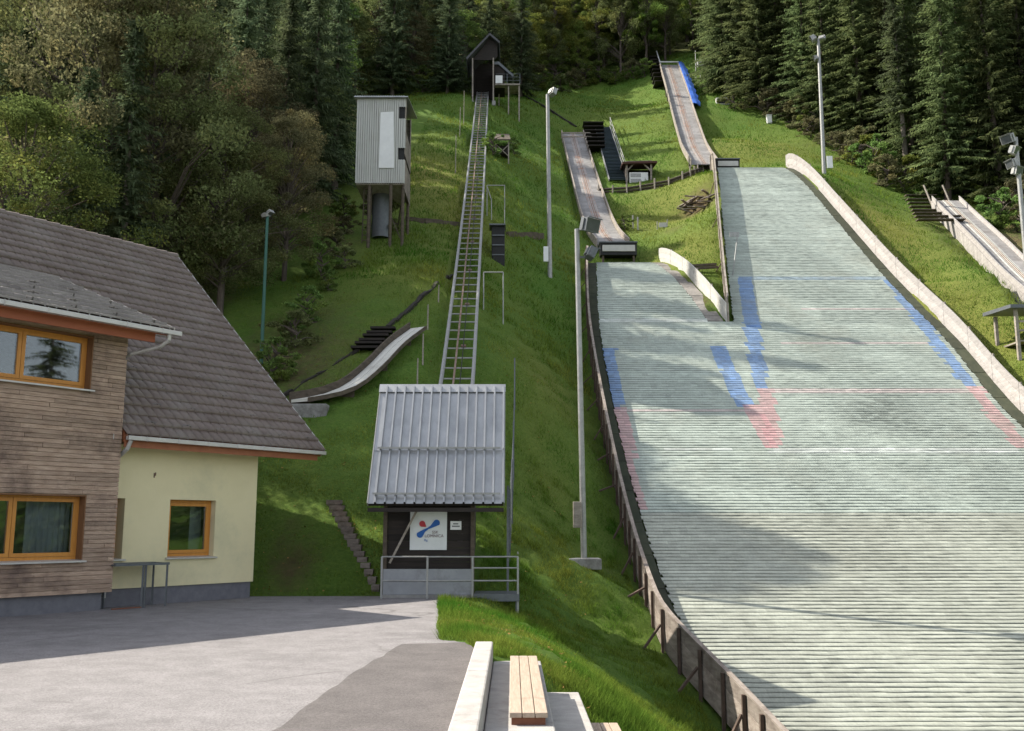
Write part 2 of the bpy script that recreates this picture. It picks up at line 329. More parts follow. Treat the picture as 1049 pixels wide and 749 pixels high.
def H(x, y):
    x = np.atleast_1d(np.asarray(x, float)); y = np.atleast_1d(np.asarray(y, float)); out = np.empty(x.shape)
    xf, yf, of = x.ravel(), y.ravel(), out.ravel()
    for s in range(0, len(xf), 20000):
        X = np.stack([xf[s:s + 20000], yf[s:s + 20000]], 1) / 20.0
        d2 = ((X[:, None] - _TX[None]) ** 2).sum(-1); K = .5 * d2 * np.log(d2 + 1e-12); n = len(_TX)
        of[s:s + 20000] = K @ _TW[:n] + _TW[n] + X @ _TW[n + 1:]
    z = of.reshape(x.shape)
    d = poly_sd(x, y, YARD); w = sstep(.05, .9, d); z = np.where(d < .9, (1 - w) * (-.06 + .09 * sstep(-.35, .08, d)) + w * z, z)
    tr = (x > -.35) & (x < 2.3) & (y < 12.45) & (y > 2); z = np.where(tr, np.minimum(z, -.2 - .84 * (x + .3)), z)
    for cy, cx, cz, hw in CORR:
        inn = (y >= cy[0]) & (y <= cy[-1]) & (np.abs(x - np.interp(y, cy, cx)) < hw); z = np.where(inn, np.minimum(z, np.interp(y, cy, cz)), z)
    if HOUSE_FP is not None:
        d = poly_sd(x, y, HOUSE_FP); z = np.where(d < -.15, np.minimum(z, -.1), z)
    # dug out under the mats
    low_ = (y > 5) & (y < YM) & (x > XL(y) - .75) & (x < XR(y) + .75)
    z = np.where(low_, np.minimum(z, ZS(y) - .35), z)
    sm = (y >= YM) & (y < YSM + .3) & (x > XL(y) - .75) & (x < XSR(y) + .5)
    z = np.where(sm, np.minimum(z, ZS(y) - .3), z)
    bg_ = (y >= YM) & (y < YB + .4) & (x > XBL(y) - .3) & (x < XR(y) + .75)
    z = np.where(bg_, np.minimum(z, ZB(y) - .3), z)
    return z
def hz(x, y): return float(H(np.array([x]), np.array([y]))[0])
def ground(px, py, y0=12, y1=150):
    """first hit of the sight line through a photo pixel with the hillside"""
    ys = np.arange(y0, y1, .25); r = ray(px, py); xs = r.x / r.y * ys; zs = EYE + r.z / r.y * ys
    d = zs - H(xs, ys); k = np.argmax(d < 0)
    if d[k] >= 0: k = len(ys) - 1
    return P(px, py, float(ys[k]))
# ------------------------------------------------------------------ house frame (needed for the ground under it)
HC = P(258.4, 612, 23.1); HC.z = 0
HD = Vector((.598, .801, 0)).normalized(); HN = Vector((HD.y, -HD.x, 0))
def hp(a, o, z): return HC + HD * a + HN * o + Vector((0, 0, z))
def hpx(px, py, o):
    """photo pixel -> (a, z) on the facade plane at outward offset o"""
    r = ray(px, py); e = Vector((0, 0, EYE)); t = ((hp(0, o, 0) - e).dot(HN)) / r.dot(HN); q = e + r * t - HC
    return q.dot(HD), q.z
HOUSE_FP = np.array([tuple(hp(a, o, 0).xy) for a, o in ((0, 0), (0, -11.9), (-19, -11.9), (-19, .5), (-3.84, .5), (-3.84, 0))])

# ------------------------------------------------------------------ cuttings under the ramps and the lift
INR1 = [(586.5, 137, 94.0), (593, 162, 86.2), (600, 187, 79.2), (610, 220, 71.4), (618, 238, 67.8), (628, 250, 64.6)]
INR2 = [(685, 66.5, 115), (692, 88, 104.8), (697.5, 107, 97.4), (705, 132, 89), (712, 152, 83.8), (722, 168, 79.0)]
def corridor(pts, hw, drop):
    q = sorted([P(*p) for p in pts], key=lambda p: p.y); CORR.append((np.array([p.y for p in q]), np.array([p.x for p in q]), np.array([p.z - drop for p in q]), hw))
INR3 = [(969, 205.5, 72.5), (990, 226, 68.0), (1015, 250, 62.6), (1049, 284, 56.6), (1085, 312, 51.5), (1120, 332, 47.5)]
corridor(INR3, 2.2, 1.0); corridor(INR1, 1.7, .30); corridor(INR2, 1.7, .35)
_ly = np.linspace(27, 95, 18); _lx = np.interp(_ly, [27, 35.75, 60, 95.75], [-1.93, -1.99, -2.41, -3.05]); _lz = np.polyval(np.polyfit(_ly, H(_lx, _ly), 3), _ly) + .5
LIFT = [Vector((float(a), float(b), float(c))) for a, b, c in zip(_lx, _ly, _lz)]
CORR.append((_ly, _lx, _lz - .28, 1.0))
# ------------------------------------------------------------------ hillside
def grassmat():
    m = bpy.data.materials.new('meadow'); m.use_nodes = True; N = m.node_tree.nodes; L = m.node_tree.links; bs = N['Principled BSDF']
    bs.inputs['Roughness'].default_value = .95; bs.inputs['Specular IOR Level'].default_value = .15
    tc = N.new('ShaderNodeTexCoord')
    def noise(s, d=6, r=.6):
        n = N.new('ShaderNodeTexNoise'); n.inputs['Scale'].default_value = s; n.inputs['Detail'].default_value = d; n.inputs['Roughness'].default_value = r; L.new(tc.outputs['Object'], n.inputs['Vector']); return n.outputs[0]
    def ramp(f, stops):
        r = N.new('ShaderNodeValToRGB'); e = r.color_ramp.elements
        e[0].position, e[0].color = stops[0][0], lin(*stops[0][1]); e[1].position, e[1].color = stops[-1][0], lin(*stops[-1][1])
        for p, c in stops[1:-1]:
            q = e.new(p); q.color = lin(*c)
        L.new(f, r.inputs[0]); return r.outputs[0]
    def mix(f, a, b):
        x = N.new('ShaderNodeMix'); x.data_type = 'RGBA'
        if isinstance(f, float): x.inputs[0].default_value = f
        else: L.new(f, x.inputs[0])
        L.new(a, x.inputs[6]); L.new(b, x.inputs[7]); return x.outputs[2]
    fine = ramp(noise(9, 8, .75), [(.3, (.034, .092, .012)), (.5, (.070, .142, .020)), (.72, (.125, .195, .034))])
    dry_sunlit = ramp(noise(7, 8, .75), [(.3, (.12, .135, .024)), (.7, (.225, .205, .055))])  # yellowed grass, brightened to paint sunlit patches into the meadow
    at = N.new('ShaderNodeAttribute'); at.attribute_name = 'dry_sunlit'
    pm = N.new('ShaderNodeMath'); pm.operation = 'MULTIPLY_ADD'; L.new(noise(.22, 5, .6), pm.inputs[0]); pm.inputs[1].default_value = .8; pm.inputs[2].default_value = -.28
    pa = N.new('ShaderNodeMath'); pa.operation = 'ADD'; pa.use_clamp = True; L.new(pm.outputs[0], pa.inputs[0]); L.new(at.outputs['Fac'], pa.inputs[1])
    col = mix(pa.outputs[0], fine, dry_sunlit)
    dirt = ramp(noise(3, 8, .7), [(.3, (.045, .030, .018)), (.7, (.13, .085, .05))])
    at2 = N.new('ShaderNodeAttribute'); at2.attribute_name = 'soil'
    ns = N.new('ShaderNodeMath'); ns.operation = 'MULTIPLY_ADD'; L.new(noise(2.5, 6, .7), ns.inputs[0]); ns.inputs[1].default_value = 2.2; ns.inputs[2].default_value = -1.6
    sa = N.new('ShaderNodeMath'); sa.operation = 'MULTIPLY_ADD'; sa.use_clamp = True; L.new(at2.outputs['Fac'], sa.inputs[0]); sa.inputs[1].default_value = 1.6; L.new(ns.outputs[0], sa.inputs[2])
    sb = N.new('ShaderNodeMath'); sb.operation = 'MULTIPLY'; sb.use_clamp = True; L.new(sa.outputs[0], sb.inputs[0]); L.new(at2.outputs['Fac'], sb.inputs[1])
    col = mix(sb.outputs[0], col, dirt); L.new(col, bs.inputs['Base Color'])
    bp = N.new('ShaderNodeBump'); bp.inputs['Strength'].default_value = .9; bp.inputs['Distance'].default_value = .12
    L.new(noise(5, 8, .75), bp.inputs['Height']); L.new(bp.outputs[0], bs.inputs['Normal'])
    return m
M['meadow'] = grassmat()
def axis(segs):
    out = []
    for a, b, s in segs: out.append(np.arange(a, b, s))
    return np.concatenate(out + [[segs[-1][1]]])
gx = axis([(-160, -40, 6), (-40, -18, 1.2), (-18, -6, .5), (-6, 6, .3), (6, 28, .5), (28, 46, .9), (46, 200, 7)])
gy = axis([(-60, 2, 5), (2, 11, .6), (11, 30, .3), (30, 90, .5), (90, 125, 1.0), (125, 330, 7)])
GX, GY = np.meshgrid(gx, gy); GZ = H(GX, GY)
bump = (np.sin(GX * 1.7 + np.sin(GY * .9) * 2) * np.sin(GY * 1.3 + GX * .4) * .05 + rng.normal(0, .03, GX.shape)) * sstep(.4, 1.6, poly_sd(GX, GY, YARD))
bump += .055 * np.sin(GZ * 6.5 + 2.2 * np.sin(GX * .55) + 1.5 * np.sin(GX * .23 + GY * .3)) * sstep(.5, 2.5, poly_sd(GX, GY, YARD)) * sstep(2, 6, GZ) * (.4 + .6 * np.sin(GX * .31 + GY * .17) ** 2)
off_mat = ~((GX > XL(GY) - .8) & (GX < XR(GY) + .8) & (GY < YB + 1)); GZ = GZ + bump * off_mat
# terrace lines left by mowing and by frost
nxg, nyg = len(gx), len(gy)
idx = np.arange(nxg * nyg).reshape(nyg, nxg)
quads = np.stack([idx[:-1, :-1], idx[:-1, 1:], idx[1:, 1:], idx[1:, :-1]], -1).reshape(-1, 4)
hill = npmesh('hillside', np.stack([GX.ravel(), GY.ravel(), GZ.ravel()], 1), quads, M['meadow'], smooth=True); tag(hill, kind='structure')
def blob(pts):
    out = np.zeros(GX.shape)
    for px, py, rx, ry, w in pts:
        g = ground(px, py); out = np.maximum(out, w * np.exp(-(((GX - g.x) / rx) ** 2 + ((GY - g.y) / ry) ** 2)))
    return out
dry_sunlit_v = blob([(440, 180, 4, 9, .8), (470, 215, 3, 8, .6), (690, 215, 6, 7, .55), (700, 260, 4, 4, .6), (770, 150, 8, 6, .55), (900, 230, 5, 9, .75), (980, 320, 4, 10, .7), (640, 120, 9, 10, .25), (560, 400, 1.6, 6, .4), (560, 470, 1.6, 6, .35), (420, 270, 4, 5, .35)])  # yellowed patches, painted lighter where sun falls on the meadow
soilv = blob([(300, 585, .8, 1.6, .9), (290, 560, .6, 2, .7), (715, 212, 2.0, 2.4, 1), (690, 235, 1.2, 1.2, .7), (665, 235, 1.6, 1.2, .5), (705, 290, 1.6, 2.5, .7), (720, 310, 1.2, 2, .8), (290, 370, 4, 7, .85), (320, 330, 2.5, 4, .7), (1030, 250, 6, 9, .9), (985, 215, 4, 6, .7), (620, 585, .5, .5, .6), (455, 640, .3, 2.2, .5), (500, 400, 1.0, 5, .3), (360, 250, 2, 3, .6), (320, 380, 1.5, 3, .5), (840, 150, 5, 2, .5)])
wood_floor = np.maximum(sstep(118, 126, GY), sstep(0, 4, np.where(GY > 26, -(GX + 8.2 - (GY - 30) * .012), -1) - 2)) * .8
for nm, v in (('dry_sunlit', dry_sunlit_v), ('soil', np.maximum(soilv, wood_floor))):
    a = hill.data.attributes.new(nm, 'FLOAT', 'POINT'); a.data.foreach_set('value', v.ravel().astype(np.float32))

# asphalt yard, one sheet over the ground, and the darker repair patch
def sheet(name, poly, z, m, kind='structure'):
    b = MB(); b.add([(x, y, z) for x, y in poly], [tuple(range(len(poly)))]); o = b.build(name, m, loc=(0, 0, 0)); tag(o, kind=kind); return o
def asphalt(name, c1, c2, crack=True):
    m = mat(name, c1, c2, 2.2, .9, bump=.35, bscale=140, dirt=tuple(x * .62 for x in c1), dscale=.45, dlo=.52, dhi=.82, detail=10)
    N = m.node_tree.nodes; L = m.node_tree.links; bs = N['Principled BSDF']; src = bs.inputs['Base Color'].links[0].from_socket
    tc = N.new('ShaderNodeTexCoord'); v = N.new('ShaderNodeTexVoronoi'); v.inputs['Scale'].default_value = 75
    L.new(tc.outputs['Object'], v.inputs['Vector']); r = N.new('ShaderNodeMapRange'); r.inputs[1].default_value = 0; r.inputs[2].default_value = .8; r.inputs[3].default_value = .72; r.inputs[4].default_value = 1.25
    L.new(v.outputs['Color'], r.inputs[0]); h = N.new('ShaderNodeHueSaturation'); L.new(r.outputs[0], h.inputs['Value']); L.new(src, h.inputs['Color'])
    # cracks and old tar
    nz = N.new('ShaderNodeTexNoise'); nz.inputs['Scale'].default_value = .9; nz.inputs['Detail'].default_value = 6; L.new(tc.outputs['Object'], nz.inputs['Vector'])
    ad = N.new('ShaderNodeMix'); ad.data_type = 'RGBA'; ad.blend_type = 'ADD'; ad.inputs[0].default_value = 1.6; L.new(tc.outputs['Object'], ad.inputs[6]); L.new(nz.outputs['Color'], ad.inputs[7])
    cv = N.new('ShaderNodeTexVoronoi'); cv.feature = 'DISTANCE_TO_EDGE'; cv.inputs['Scale'].default_value = .24; L.new(ad.outputs[2], cv.inputs['Vector'])
    cr = N.new('ShaderNodeMapRange'); cr.inputs[1].default_value = .0; cr.inputs[2].default_value = .011; cr.inputs[3].default_value = .55; cr.inputs[4].default_value = 0; L.new(cv.outputs[0], cr.inputs[0])
    n4 = N.new('ShaderNodeTexNoise'); n4.inputs['Scale'].default_value = .5; n4.inputs['Detail'].default_value = 3; L.new(tc.outputs['Object'], n4.inputs['Vector'])
    r4 = N.new('ShaderNodeMapRange'); r4.inputs[1].default_value = .48; r4.inputs[2].default_value = .6; L.new(n4.outputs[0], r4.inputs[0])
    mu = N.new('ShaderNodeMath'); mu.operation = 'MULTIPLY'; L.new(cr.outputs[0], mu.inputs[0]); L.new(r4.outputs[0], mu.inputs[1])
    cm = N.new('ShaderNodeMix'); cm.data_type = 'RGBA'; L.new(mu.outputs[0], cm.inputs[0]); L.new(h.outputs[0], cm.inputs[6]); cm.inputs[7].default_value = (.05, .045, .042, 1); L.new(cm.outputs[2], bs.inputs['Base Color'])
    return m
M['asphalt'] = asphalt('worn_grey_asphalt', (.160, .150, .152), (.232, .219, .222)); M['asphalt_new'] = asphalt('dark_asphalt', (.088, .079, .078), (.125, .112, .110))
def dense(poly, step=.35, jit=.05):
    out = []
    for i in range(len(poly)):
        a = Vector(poly[i]); b = Vector(poly[(i + 1) % len(poly)]); n = max(1, int((b - a).length / step)) if max(abs(a.x), abs(a.y)) < 26 else 1
        for k in range(n): q = a.lerp(b, k / n); out.append((q.x + (random.uniform(-jit, jit) if k else 0), q.y + (random.uniform(-jit, jit) if k else 0)))
    return out
sheet('asphalt_yard', dense([tuple(p) for p in YARD]), 0.0, M['asphalt'])
pp = [P(275, 749, 1), P(409, 661, 1), P(452, 657, 1), P(477, 657, 1)]
def flat(px, py, z=0.0): r = ray(px, py); t = (z - EYE) / r.z; return (r.x * t, r.y * t)
patch = [flat(250, 770), flat(330, 712), flat(372, 684), flat(412, 660), flat(452, 659), (-.62, 14.2), (-.452, 13.0), (-.452, 3), (-1.0, 3)]
sheet('asphalt_patch', dense(patch, .3, .03), 0.004, M['asphalt_new'])

# ------------------------------------------------------------------ plastic matted landing slope
def matmat():
    m = bpy.data.materials.new('plastic_jump_mats'); m.use_nodes = True; N = m.node_tree.nodes; L = m.node_tree.links; bs = N['Principled BSDF']
    bs.inputs['Roughness'].default_value = .62; bs.inputs['Specular IOR Level'].default_value = .3
    at = N.new('ShaderNodeAttribute'); at.attribute_name = 'Col'; tc = N.new('ShaderNodeTexCoord')
    def noise(s, st, d=6):
        mp = N.new('ShaderNodeMapping'); mp.inputs['Scale'].default_value = st; L.new(tc.outputs['Object'], mp.inputs[0])
        n = N.new('ShaderNodeTexNoise'); n.inputs['Scale'].default_value = s; n.inputs['Detail'].default_value = d; n.inputs['Roughness'].default_value = .7; L.new(mp.outputs[0], n.inputs['Vector']); return n.outputs[0]
    def mulramp(col, f, lo, hi, a, b):
        r = N.new('ShaderNodeMapRange'); r.inputs[1].default_value = lo; r.inputs[2].default_value = hi; r.inputs[3].default_value = a; r.inputs[4].default_value = b; L.new(f, r.inputs[0])
        h = N.new('ShaderNodeHueSaturation'); L.new(r.outputs[0], h.inputs['Value']); L.new(col, h.inputs['Color']); return h.outputs[0]
    c = mulramp(at.outputs['Color'], noise(.22, (1, .35, .35), 5), .35, .65, .86, 1.1)     # weathering down the hill
    c = mulramp(c, noise(9, (2.2, .6, .6), 4), .3, .7, .84, 1.12)                              # bristle bundles
    n3 = noise(.5, (.8, .5, .5), 8); r3 = N.new('ShaderNodeValToRGB'); r3.color_ramp.elements[0].position = .52; r3.color_ramp.elements[1].position = .74; L.new(n3, r3.inputs[0])
    mx = N.new('ShaderNodeMix'); mx.data_type = 'RGBA'; L.new(r3.outputs[0], mx.inputs[0]); L.new(c, mx.inputs[6]); mx.inputs[7].default_value = (.27, .27, .22, 1)
    mm = N.new('ShaderNodeMix'); mm.data_type = 'RGBA'; mm.inputs[0].default_value = .45; L.new(c, mm.inputs[6]); L.new(mx.outputs[2], mm.inputs[7])
    L.new(mm.outputs[2], bs.inputs['Base Color'])
    b = N.new('ShaderNodeBump'); b.inputs['Strength'].default_value = .6; b.inputs['Distance'].default_value = .02; L.new(noise(40, (2, .5, .5), 3), b.inputs['Height']); L.new(b.outputs[0], bs.inputs['Normal'])
    return m
M['mats'] = matmat()
def slope_hit(px, py, Z):
    r = ray(px, py); ys = np.arange(14, 78, .05); d = EYE + r.z / r.y * ys - Z(ys); k = int(np.argmax(d < 0)); return (r.x / r.y * ys[k], ys[k])
def wpoly(pts, Z): return np.array([slope_hit(px, py, Z) for px, py in pts])
GREEN = np.array((.362, .385, .348)); BLUE = np.array((.105, .225, .50)); RED = np.array((.54, .29, .30)); PINK = np.array((.56, .42, .42)); WHITE = np.array((.58, .60, .58)); PBLUE = np.array((.24, .33, .44))
marks = [(BLUE, wpoly([(617, 357), (630, 357), (637, 418), (624, 418)], ZB)), (RED, wpoly([(626, 418), (639, 418), (662, 522), (648, 522)], ZB)),
         (BLUE, wpoly([(730, 356), (741, 356), (772, 415), (757, 416)], ZB)), (BLUE, wpoly([(763, 334), (777, 334), (786, 398), (773, 398)], ZB)), (BLUE, wpoly([(755, 285), (770, 285), (778, 334), (763, 334)], ZB)),
         (RED, wpoly([(779, 400), (791, 400), (800, 455), (787, 458)], ZB)), (RED, wpoly([(764, 416), (779, 416), (797, 457), (786, 457)], ZB)),
         (PINK, wpoly([(782, 398), (1008, 398), (1008, 401.6), (782, 401.6)], ZB)), (PINK, wpoly([(634, 419), (778, 419), (778, 422), (634, 422)], ZB)),
         (WHITE, wpoly([(680, 459), (752, 459), (752, 462), (680, 462)], ZB)), (WHITE, wpoly([(790, 461), (1040, 461), (1040, 464), (790, 464)], ZB)),
         (PBLUE, wpoly([(762, 284), (918, 284), (918, 286.6), (762, 286.6)], ZB)), (PINK, wpoly([(822, 316), (942, 316), (942, 318), (822, 318)], ZB)), (PINK, wpoly([(800, 351), (950, 351), (950, 353), (800, 353)], ZB)),
         (BLUE, wpoly([(905, 283), (916, 283), (1002, 396), (989, 396)], ZB)), (RED, wpoly([(991, 397), (1004, 397), (1055, 458), (1040, 458)], ZB)), (WHITE, wpoly([(612, 327), (735, 327), (735, 330), (612, 330)], ZS))]
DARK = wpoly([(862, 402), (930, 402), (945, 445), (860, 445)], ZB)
def mats_mesh(name, Z, xl, xr, y0, y1, parent):
    # rows of overlapping bristle mats: lower lip raised, upper end tucked under the next row
    ys = [y0]
    while ys[-1] < y1:
        y = ys[-1]; s = (float(Z(y + .1)) - float(Z(y - .1))) / .2; ys.append(y + .255 / math.sqrt(1 + s * s))
    ys = np.array(ys); n = len(ys) - 1; V = []; Fc = []; C = []; vb = 0
    for k in range(n):
        a, b = ys[k], ys[k + 1]; ym = (a + b) / 2; l, r = float(xl(ym)), float(xr(ym)); st = 0
        m = max(2, int((r - l) / .27)); x = np.linspace(l + random.uniform(-.05, .03), r + random.uniform(-.03, .05), m + 1)
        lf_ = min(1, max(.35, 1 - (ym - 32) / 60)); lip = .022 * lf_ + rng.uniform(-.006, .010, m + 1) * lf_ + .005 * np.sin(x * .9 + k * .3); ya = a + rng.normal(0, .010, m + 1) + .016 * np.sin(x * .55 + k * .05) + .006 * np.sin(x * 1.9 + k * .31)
        za, zb = float(Z(a)), float(Z(b))
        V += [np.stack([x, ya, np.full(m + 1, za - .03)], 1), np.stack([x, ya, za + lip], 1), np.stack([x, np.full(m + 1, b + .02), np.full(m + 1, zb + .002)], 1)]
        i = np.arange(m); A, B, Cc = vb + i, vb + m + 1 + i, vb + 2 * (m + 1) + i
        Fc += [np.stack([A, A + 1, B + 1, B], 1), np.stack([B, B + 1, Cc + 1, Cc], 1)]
        xm = (x[:-1] + x[1:]) / 2; base = GREEN[None] * (1 + rng.normal(0, .055, (m, 1))) * (1 + random.gauss(0, .05)) * (1 + .05 * np.sin(np.floor(xm / 1.9 + (k // 6) * .37) * 12.9898 + (k // 6) * 78.233))[:, None]
        base = base * np.where(xm[:, None] * 0 + ym < 34, np.array((1.0, .985, .93)), np.array((.96, 1.02, 1.0)))
        Ym = np.full(m, ym)
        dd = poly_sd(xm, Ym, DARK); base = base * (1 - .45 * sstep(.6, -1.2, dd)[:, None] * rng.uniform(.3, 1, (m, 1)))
        for c, pl in marks:
            ins = (poly_sd(xm, Ym, pl) < (.05 if c is PINK or c is WHITE or c is PBLUE else .06))
            base = np.where(ins[:, None], c * (1 + rng.normal(0, .14, (m, 1))) * (.52 if c is PINK or c is WHITE or c is PBLUE else .64) + base * (.48 if c is PINK or c is WHITE or c is PBLUE else .36), base)
        C += [base * (.5 + .4 * (1 - lf_)), base * (1 + .10 * (1 - lf_))]; vb += 3 * (m + 1)  # lip faces painted darker than the treads, as shade under each row
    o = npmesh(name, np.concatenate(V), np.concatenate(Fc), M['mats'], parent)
    at = o.data.attributes.new('Col', 'FLOAT_COLOR', 'FACE'); cc = np.concatenate(C); cc = np.hstack([cc, np.ones((len(cc), 1))])
    at.data.foreach_set('color', cc.astype(np.float32).ravel()); return o
slope = thing('landing_slope', (12, 20, -3), 'wide pale green ski jump landing slope of plastic mats with blue and red stripes', 'landing slope')
for nm, Z, xl, xr, y0, y1 in (('mat_field', ZB, XL, XR, 6.5, YM), ('mat_field', ZS, XL, XSR, YM, YSM), ('mat_field', ZB, XBL, XR, YM, YB)):
    o = mats_mesh(nm, Z, xl, xr, y0, y1, None); o.parent = slope; o.location = (-12, -20, 3)
    for v in o.data.vertices: pass
M['edge_board'] = mat('mossy_edge_boards', (.022, .030, .016), (.048, .052, .030), 3, .9, island=.2, stretch=(1, .4, 1))
M['edge_grey'] = mat('grey_edge_boards', (.14, .13, .12), (.26, .24, .22), 4, .9, island=.3)
def prs(X, Z, y0, y1, st=.8, dx=0, dz=0):
    ys = np.append(np.arange(y0, y1, st), y1); return [Vector((float(X(y)) + dx, y, float(Z(y)) + dz)) for y in ys]
b = MB(); pts = prs(XL, lambda y: ZS(y), 7, YSM, 1.2)
for i in range(len(pts) - 1): b.sweep([pts[i], pts[i + 1].lerp(pts[i], .02)], -.56, -.04, -.12, -.012 - .01 * (i % 2), lat=(1, 0, 0))
b.build('edge_boards', M['edge_board'], slope)
b = MB(); pts = prs(XR, ZB, 20, YB, 1.2)
for i in range(len(pts) - 1): b.sweep([pts[i], pts[i + 1].lerp(pts[i], .02)], .05, .66, -.12, -.012 - .01 * (i % 2), lat=(1, 0, 0))
b.build('edge_boards', M['edge_board'], slope)
b = MB(); pts = prs(XSR, ZS, YM + .2, YSM, .55)
for i in range(len(pts) - 1): b.sweep([pts[i], pts[i + 1].lerp(pts[i], .05)], .03, .62 + .25 * (1 - i / len(pts)), -.1, -.012 + .012 * (i % 2), lat=(1, 0, 0))
b.build('edge_boards', M['edge_grey'], slope)

# left edge board fence: sheets of boards, posts and raking braces on the meadow side
def board_fence(name, label, X, Z, y0, y1, dx, up, down, m, step, thick=.05, brace=None, side=-1, postm=None, rail=True, gapy=0, hfun=None):
    ys = np.append(np.arange(y0, y1 - step * .5, step), y1)
    p0 = Vector((float(X(y0)) + dx, y0, float(Z(y0)) - .3)); t = thing(name, p0, label, 'fence')
    for i in range(len(ys) - 1):
        b = MB(); a, c = ys[i] + gapy, ys[i + 1] - gapy; nb = 3
        for q in range(nb):
            yy = np.linspace(a, c, 4); u = up if hfun is None else hfun(a)
            lo = [Vector((float(X(y)) + dx, y, float(Z(y)) - down + (u + down) * q / nb + .006)) for y in yy]
            hi = [Vector((float(X(y)) + dx, y, float(Z(y)) - down + (u + down) * (q + 1) / nb - .006)) for y in yy]
            b.strip(lo, hi, (thick + random.uniform(-.006, .006), 0, 0))
        b.build('board_panel', m, t)
    pm = postm or m
    for i, y in enumerate(ys):
        x = float(X(y)) + dx + (0 if side < 0 else thick); z = float(Z(y)); u = up if hfun is None else hfun(y); b = MB(); g = hz(x + side * .12, y) - .2
        b.bar((x + side * .055, y, min(g, z - down)), (x + side * .055, y, z + u - (.04 if rail else -.03)), .07, .10, (0, 1, 0)); b.build('post', pm, t)
        if brace and brace[0] <= y <= brace[1] and i % brace[2] == 0:
            gx_ = x + side * (.58 + random.uniform(-.1, .2)); b = MB()
            b.bar((gx_, y - .15, hz(gx_, y - .15) - .1), (x + side * .1, y + .02, z + u * .35), .05, .09, (0, 1, .2)); b.build('brace', M['brace'], t)
    if rail:
        b = MB(); pts = [Vector((float(X(y)) + dx, y, float(Z(y)) + (up if hfun is None else hfun(y)))) for y in np.append(np.arange(y0, y1, .8), y1)]
        b.sweep(pts, -.03, thick + .03, .002, .045, lat=(1, 0, 0)); b.build('top_rail', m, t)
    return t
board_fence('board_fence', 'long brown board fence with raking braces along the left edge of the landing slope', lambda y: XL(y) - .62, ZS, 13, YSM + .3, 0, .42, .42, M['fence_wood'], 1.25, brace=(14, 58, 2), postm=M['brace'], hfun=lambda y: .66 + .44 * float(sstep(26, 44, y)))
board_fence('board_fence', 'tall pale weathered board barrier along the right edge of the landing slope', lambda y: XR(y) + .68, ZB, 34, YB + .9, 0, 1.25, .15, M['pale_board'], 2.9, side=1, rail=False, gapy=.016, postm=M['grey_wood'])
board_fence('board_fence', 'narrow weathered fence on the grass bank along the left edge of the higher landing', lambda y: XBL(y) - .32, ZB, YM + .4, YB + .9, 0, 1.25, .1, M['grey_wood'], 1.5, brace=(YM + 3, 75, 4))
board_fence('panel_barrier', 'short white panel barrier curving down beside the lower landing', lambda y: XSR(y) + .75 + .25 * (YSM - y) / 10, ZS, YM + .1, YSM + .6, 0, 1.0, .05, M['white_panel'], 2.1, side=1, rail=False, gapy=.02, postm=M['grey_wood'])
# print left on the uppermost white panel: two faded sponsor lines with no readable letters are worn streaks in its paint

# ------------------------------------------------------------------ house
house = thing('house', hp(-3.84, .5, 0), 'ski club house with larch boarded front, pale yellow side and brown tiled roof', 'house')
WA = -3.84; WO = .5
aU1, zU1 = hpx(96.5, 345, WO); _, zU0 = hpx(96.5, 400.5, WO); aU0, _ = hpx(-52, 380, WO)
aL1, zL1 = hpx(88.5, 507.5, WO); _, zL0 = hpx(88.5, 574.5, WO); aL0, _ = hpx(-62, 540, WO)
aY0, zY1 = hpx(174.5, 511.7, 0); aY1, zY0 = hpx(218.5, 570.5, 0)
EAVE_W = hpx(133, 350, WO)[1] + .10; EAVE_Y = hpx(262, 466, 0)[1] + .02
def walls(b, a0, a1, z0, z1, o0, o1, holes):
    xs = sorted({a0, a1} | {h[0] for h in holes} | {h[1] for h in holes}); 
    for i in range(len(xs) - 1):
        l, r = xs[i], xs[i + 1]; hs = sorted([(h[2], h[3]) for h in holes if h[0] <= l + 1e-6 and h[1] >= r - 1e-6]); z = z0
        for c, d in hs + [(z1, z1)]:
            if c - z > 1e-4: b.hexa([hp(l, o1, z), hp(r, o1, z), hp(r, o0, z), hp(l, o0, z), hp(l, o1, c), hp(r, o1, c), hp(r, o0, c), hp(l, o0, c)])
            z = d
PL = .36
# timber front
b = MB(); walls(b, -19, WA - .02, PL, EAVE_W, WO - .28, WO - .03, [(aU0, aU1, zU0, zU1), (aL0, aL1, zL0, zL1)]); wall_w = b.build('wall', M['cladding'], house)
b = MB(); z = PL - .02; hgt = .086
while z < EAVE_W - .02:
    segs = [-19.0]; 
    while segs[-1] < WA: segs.append(min(WA, segs[-1] + random.uniform(1.2, 4.2)))
    for l, r in zip(segs[:-1], segs[1:]):
        cuts = [(l, r)]
        for a0, a1, c, d in ((aU0, aU1, zU0, zU1), (aL0, aL1, zL0, zL1)):
            if z + hgt > c + .012 and z < d - .012:
                nc = []
                for p, q in cuts:
                    if q <= a0 or p >= a1: nc.append((p, q)); continue
                    if p < a0: nc.append((p, a0))
                    if q > a1: nc.append((a1, q))
                cuts = nc
        for p, q in cuts:
            if q - p < .03: continue
            t = WO + random.uniform(-.004, .007); e = .003
            b.hexa([hp(p + e, t, z), hp(q - e, t, z), hp(q - e, WO - .028, z), hp(p + e, WO - .028, z), hp(p + e, t - .006, z + hgt - .009), hp(q - e, t - .006, z + hgt - .009), hp(q - e, WO - .028, z + hgt - .009), hp(p + e, WO - .028, z + hgt - .009)])
    z += hgt
b.build('cladding_boards', M['cladding'], house)
b = MB(); walls(b, -19, WA - .16, -.3, PL - .025, WO - .3, WO - .10, []); b.build('plinth', M['plinth'], house)
b = MB()   # side return of the timber part
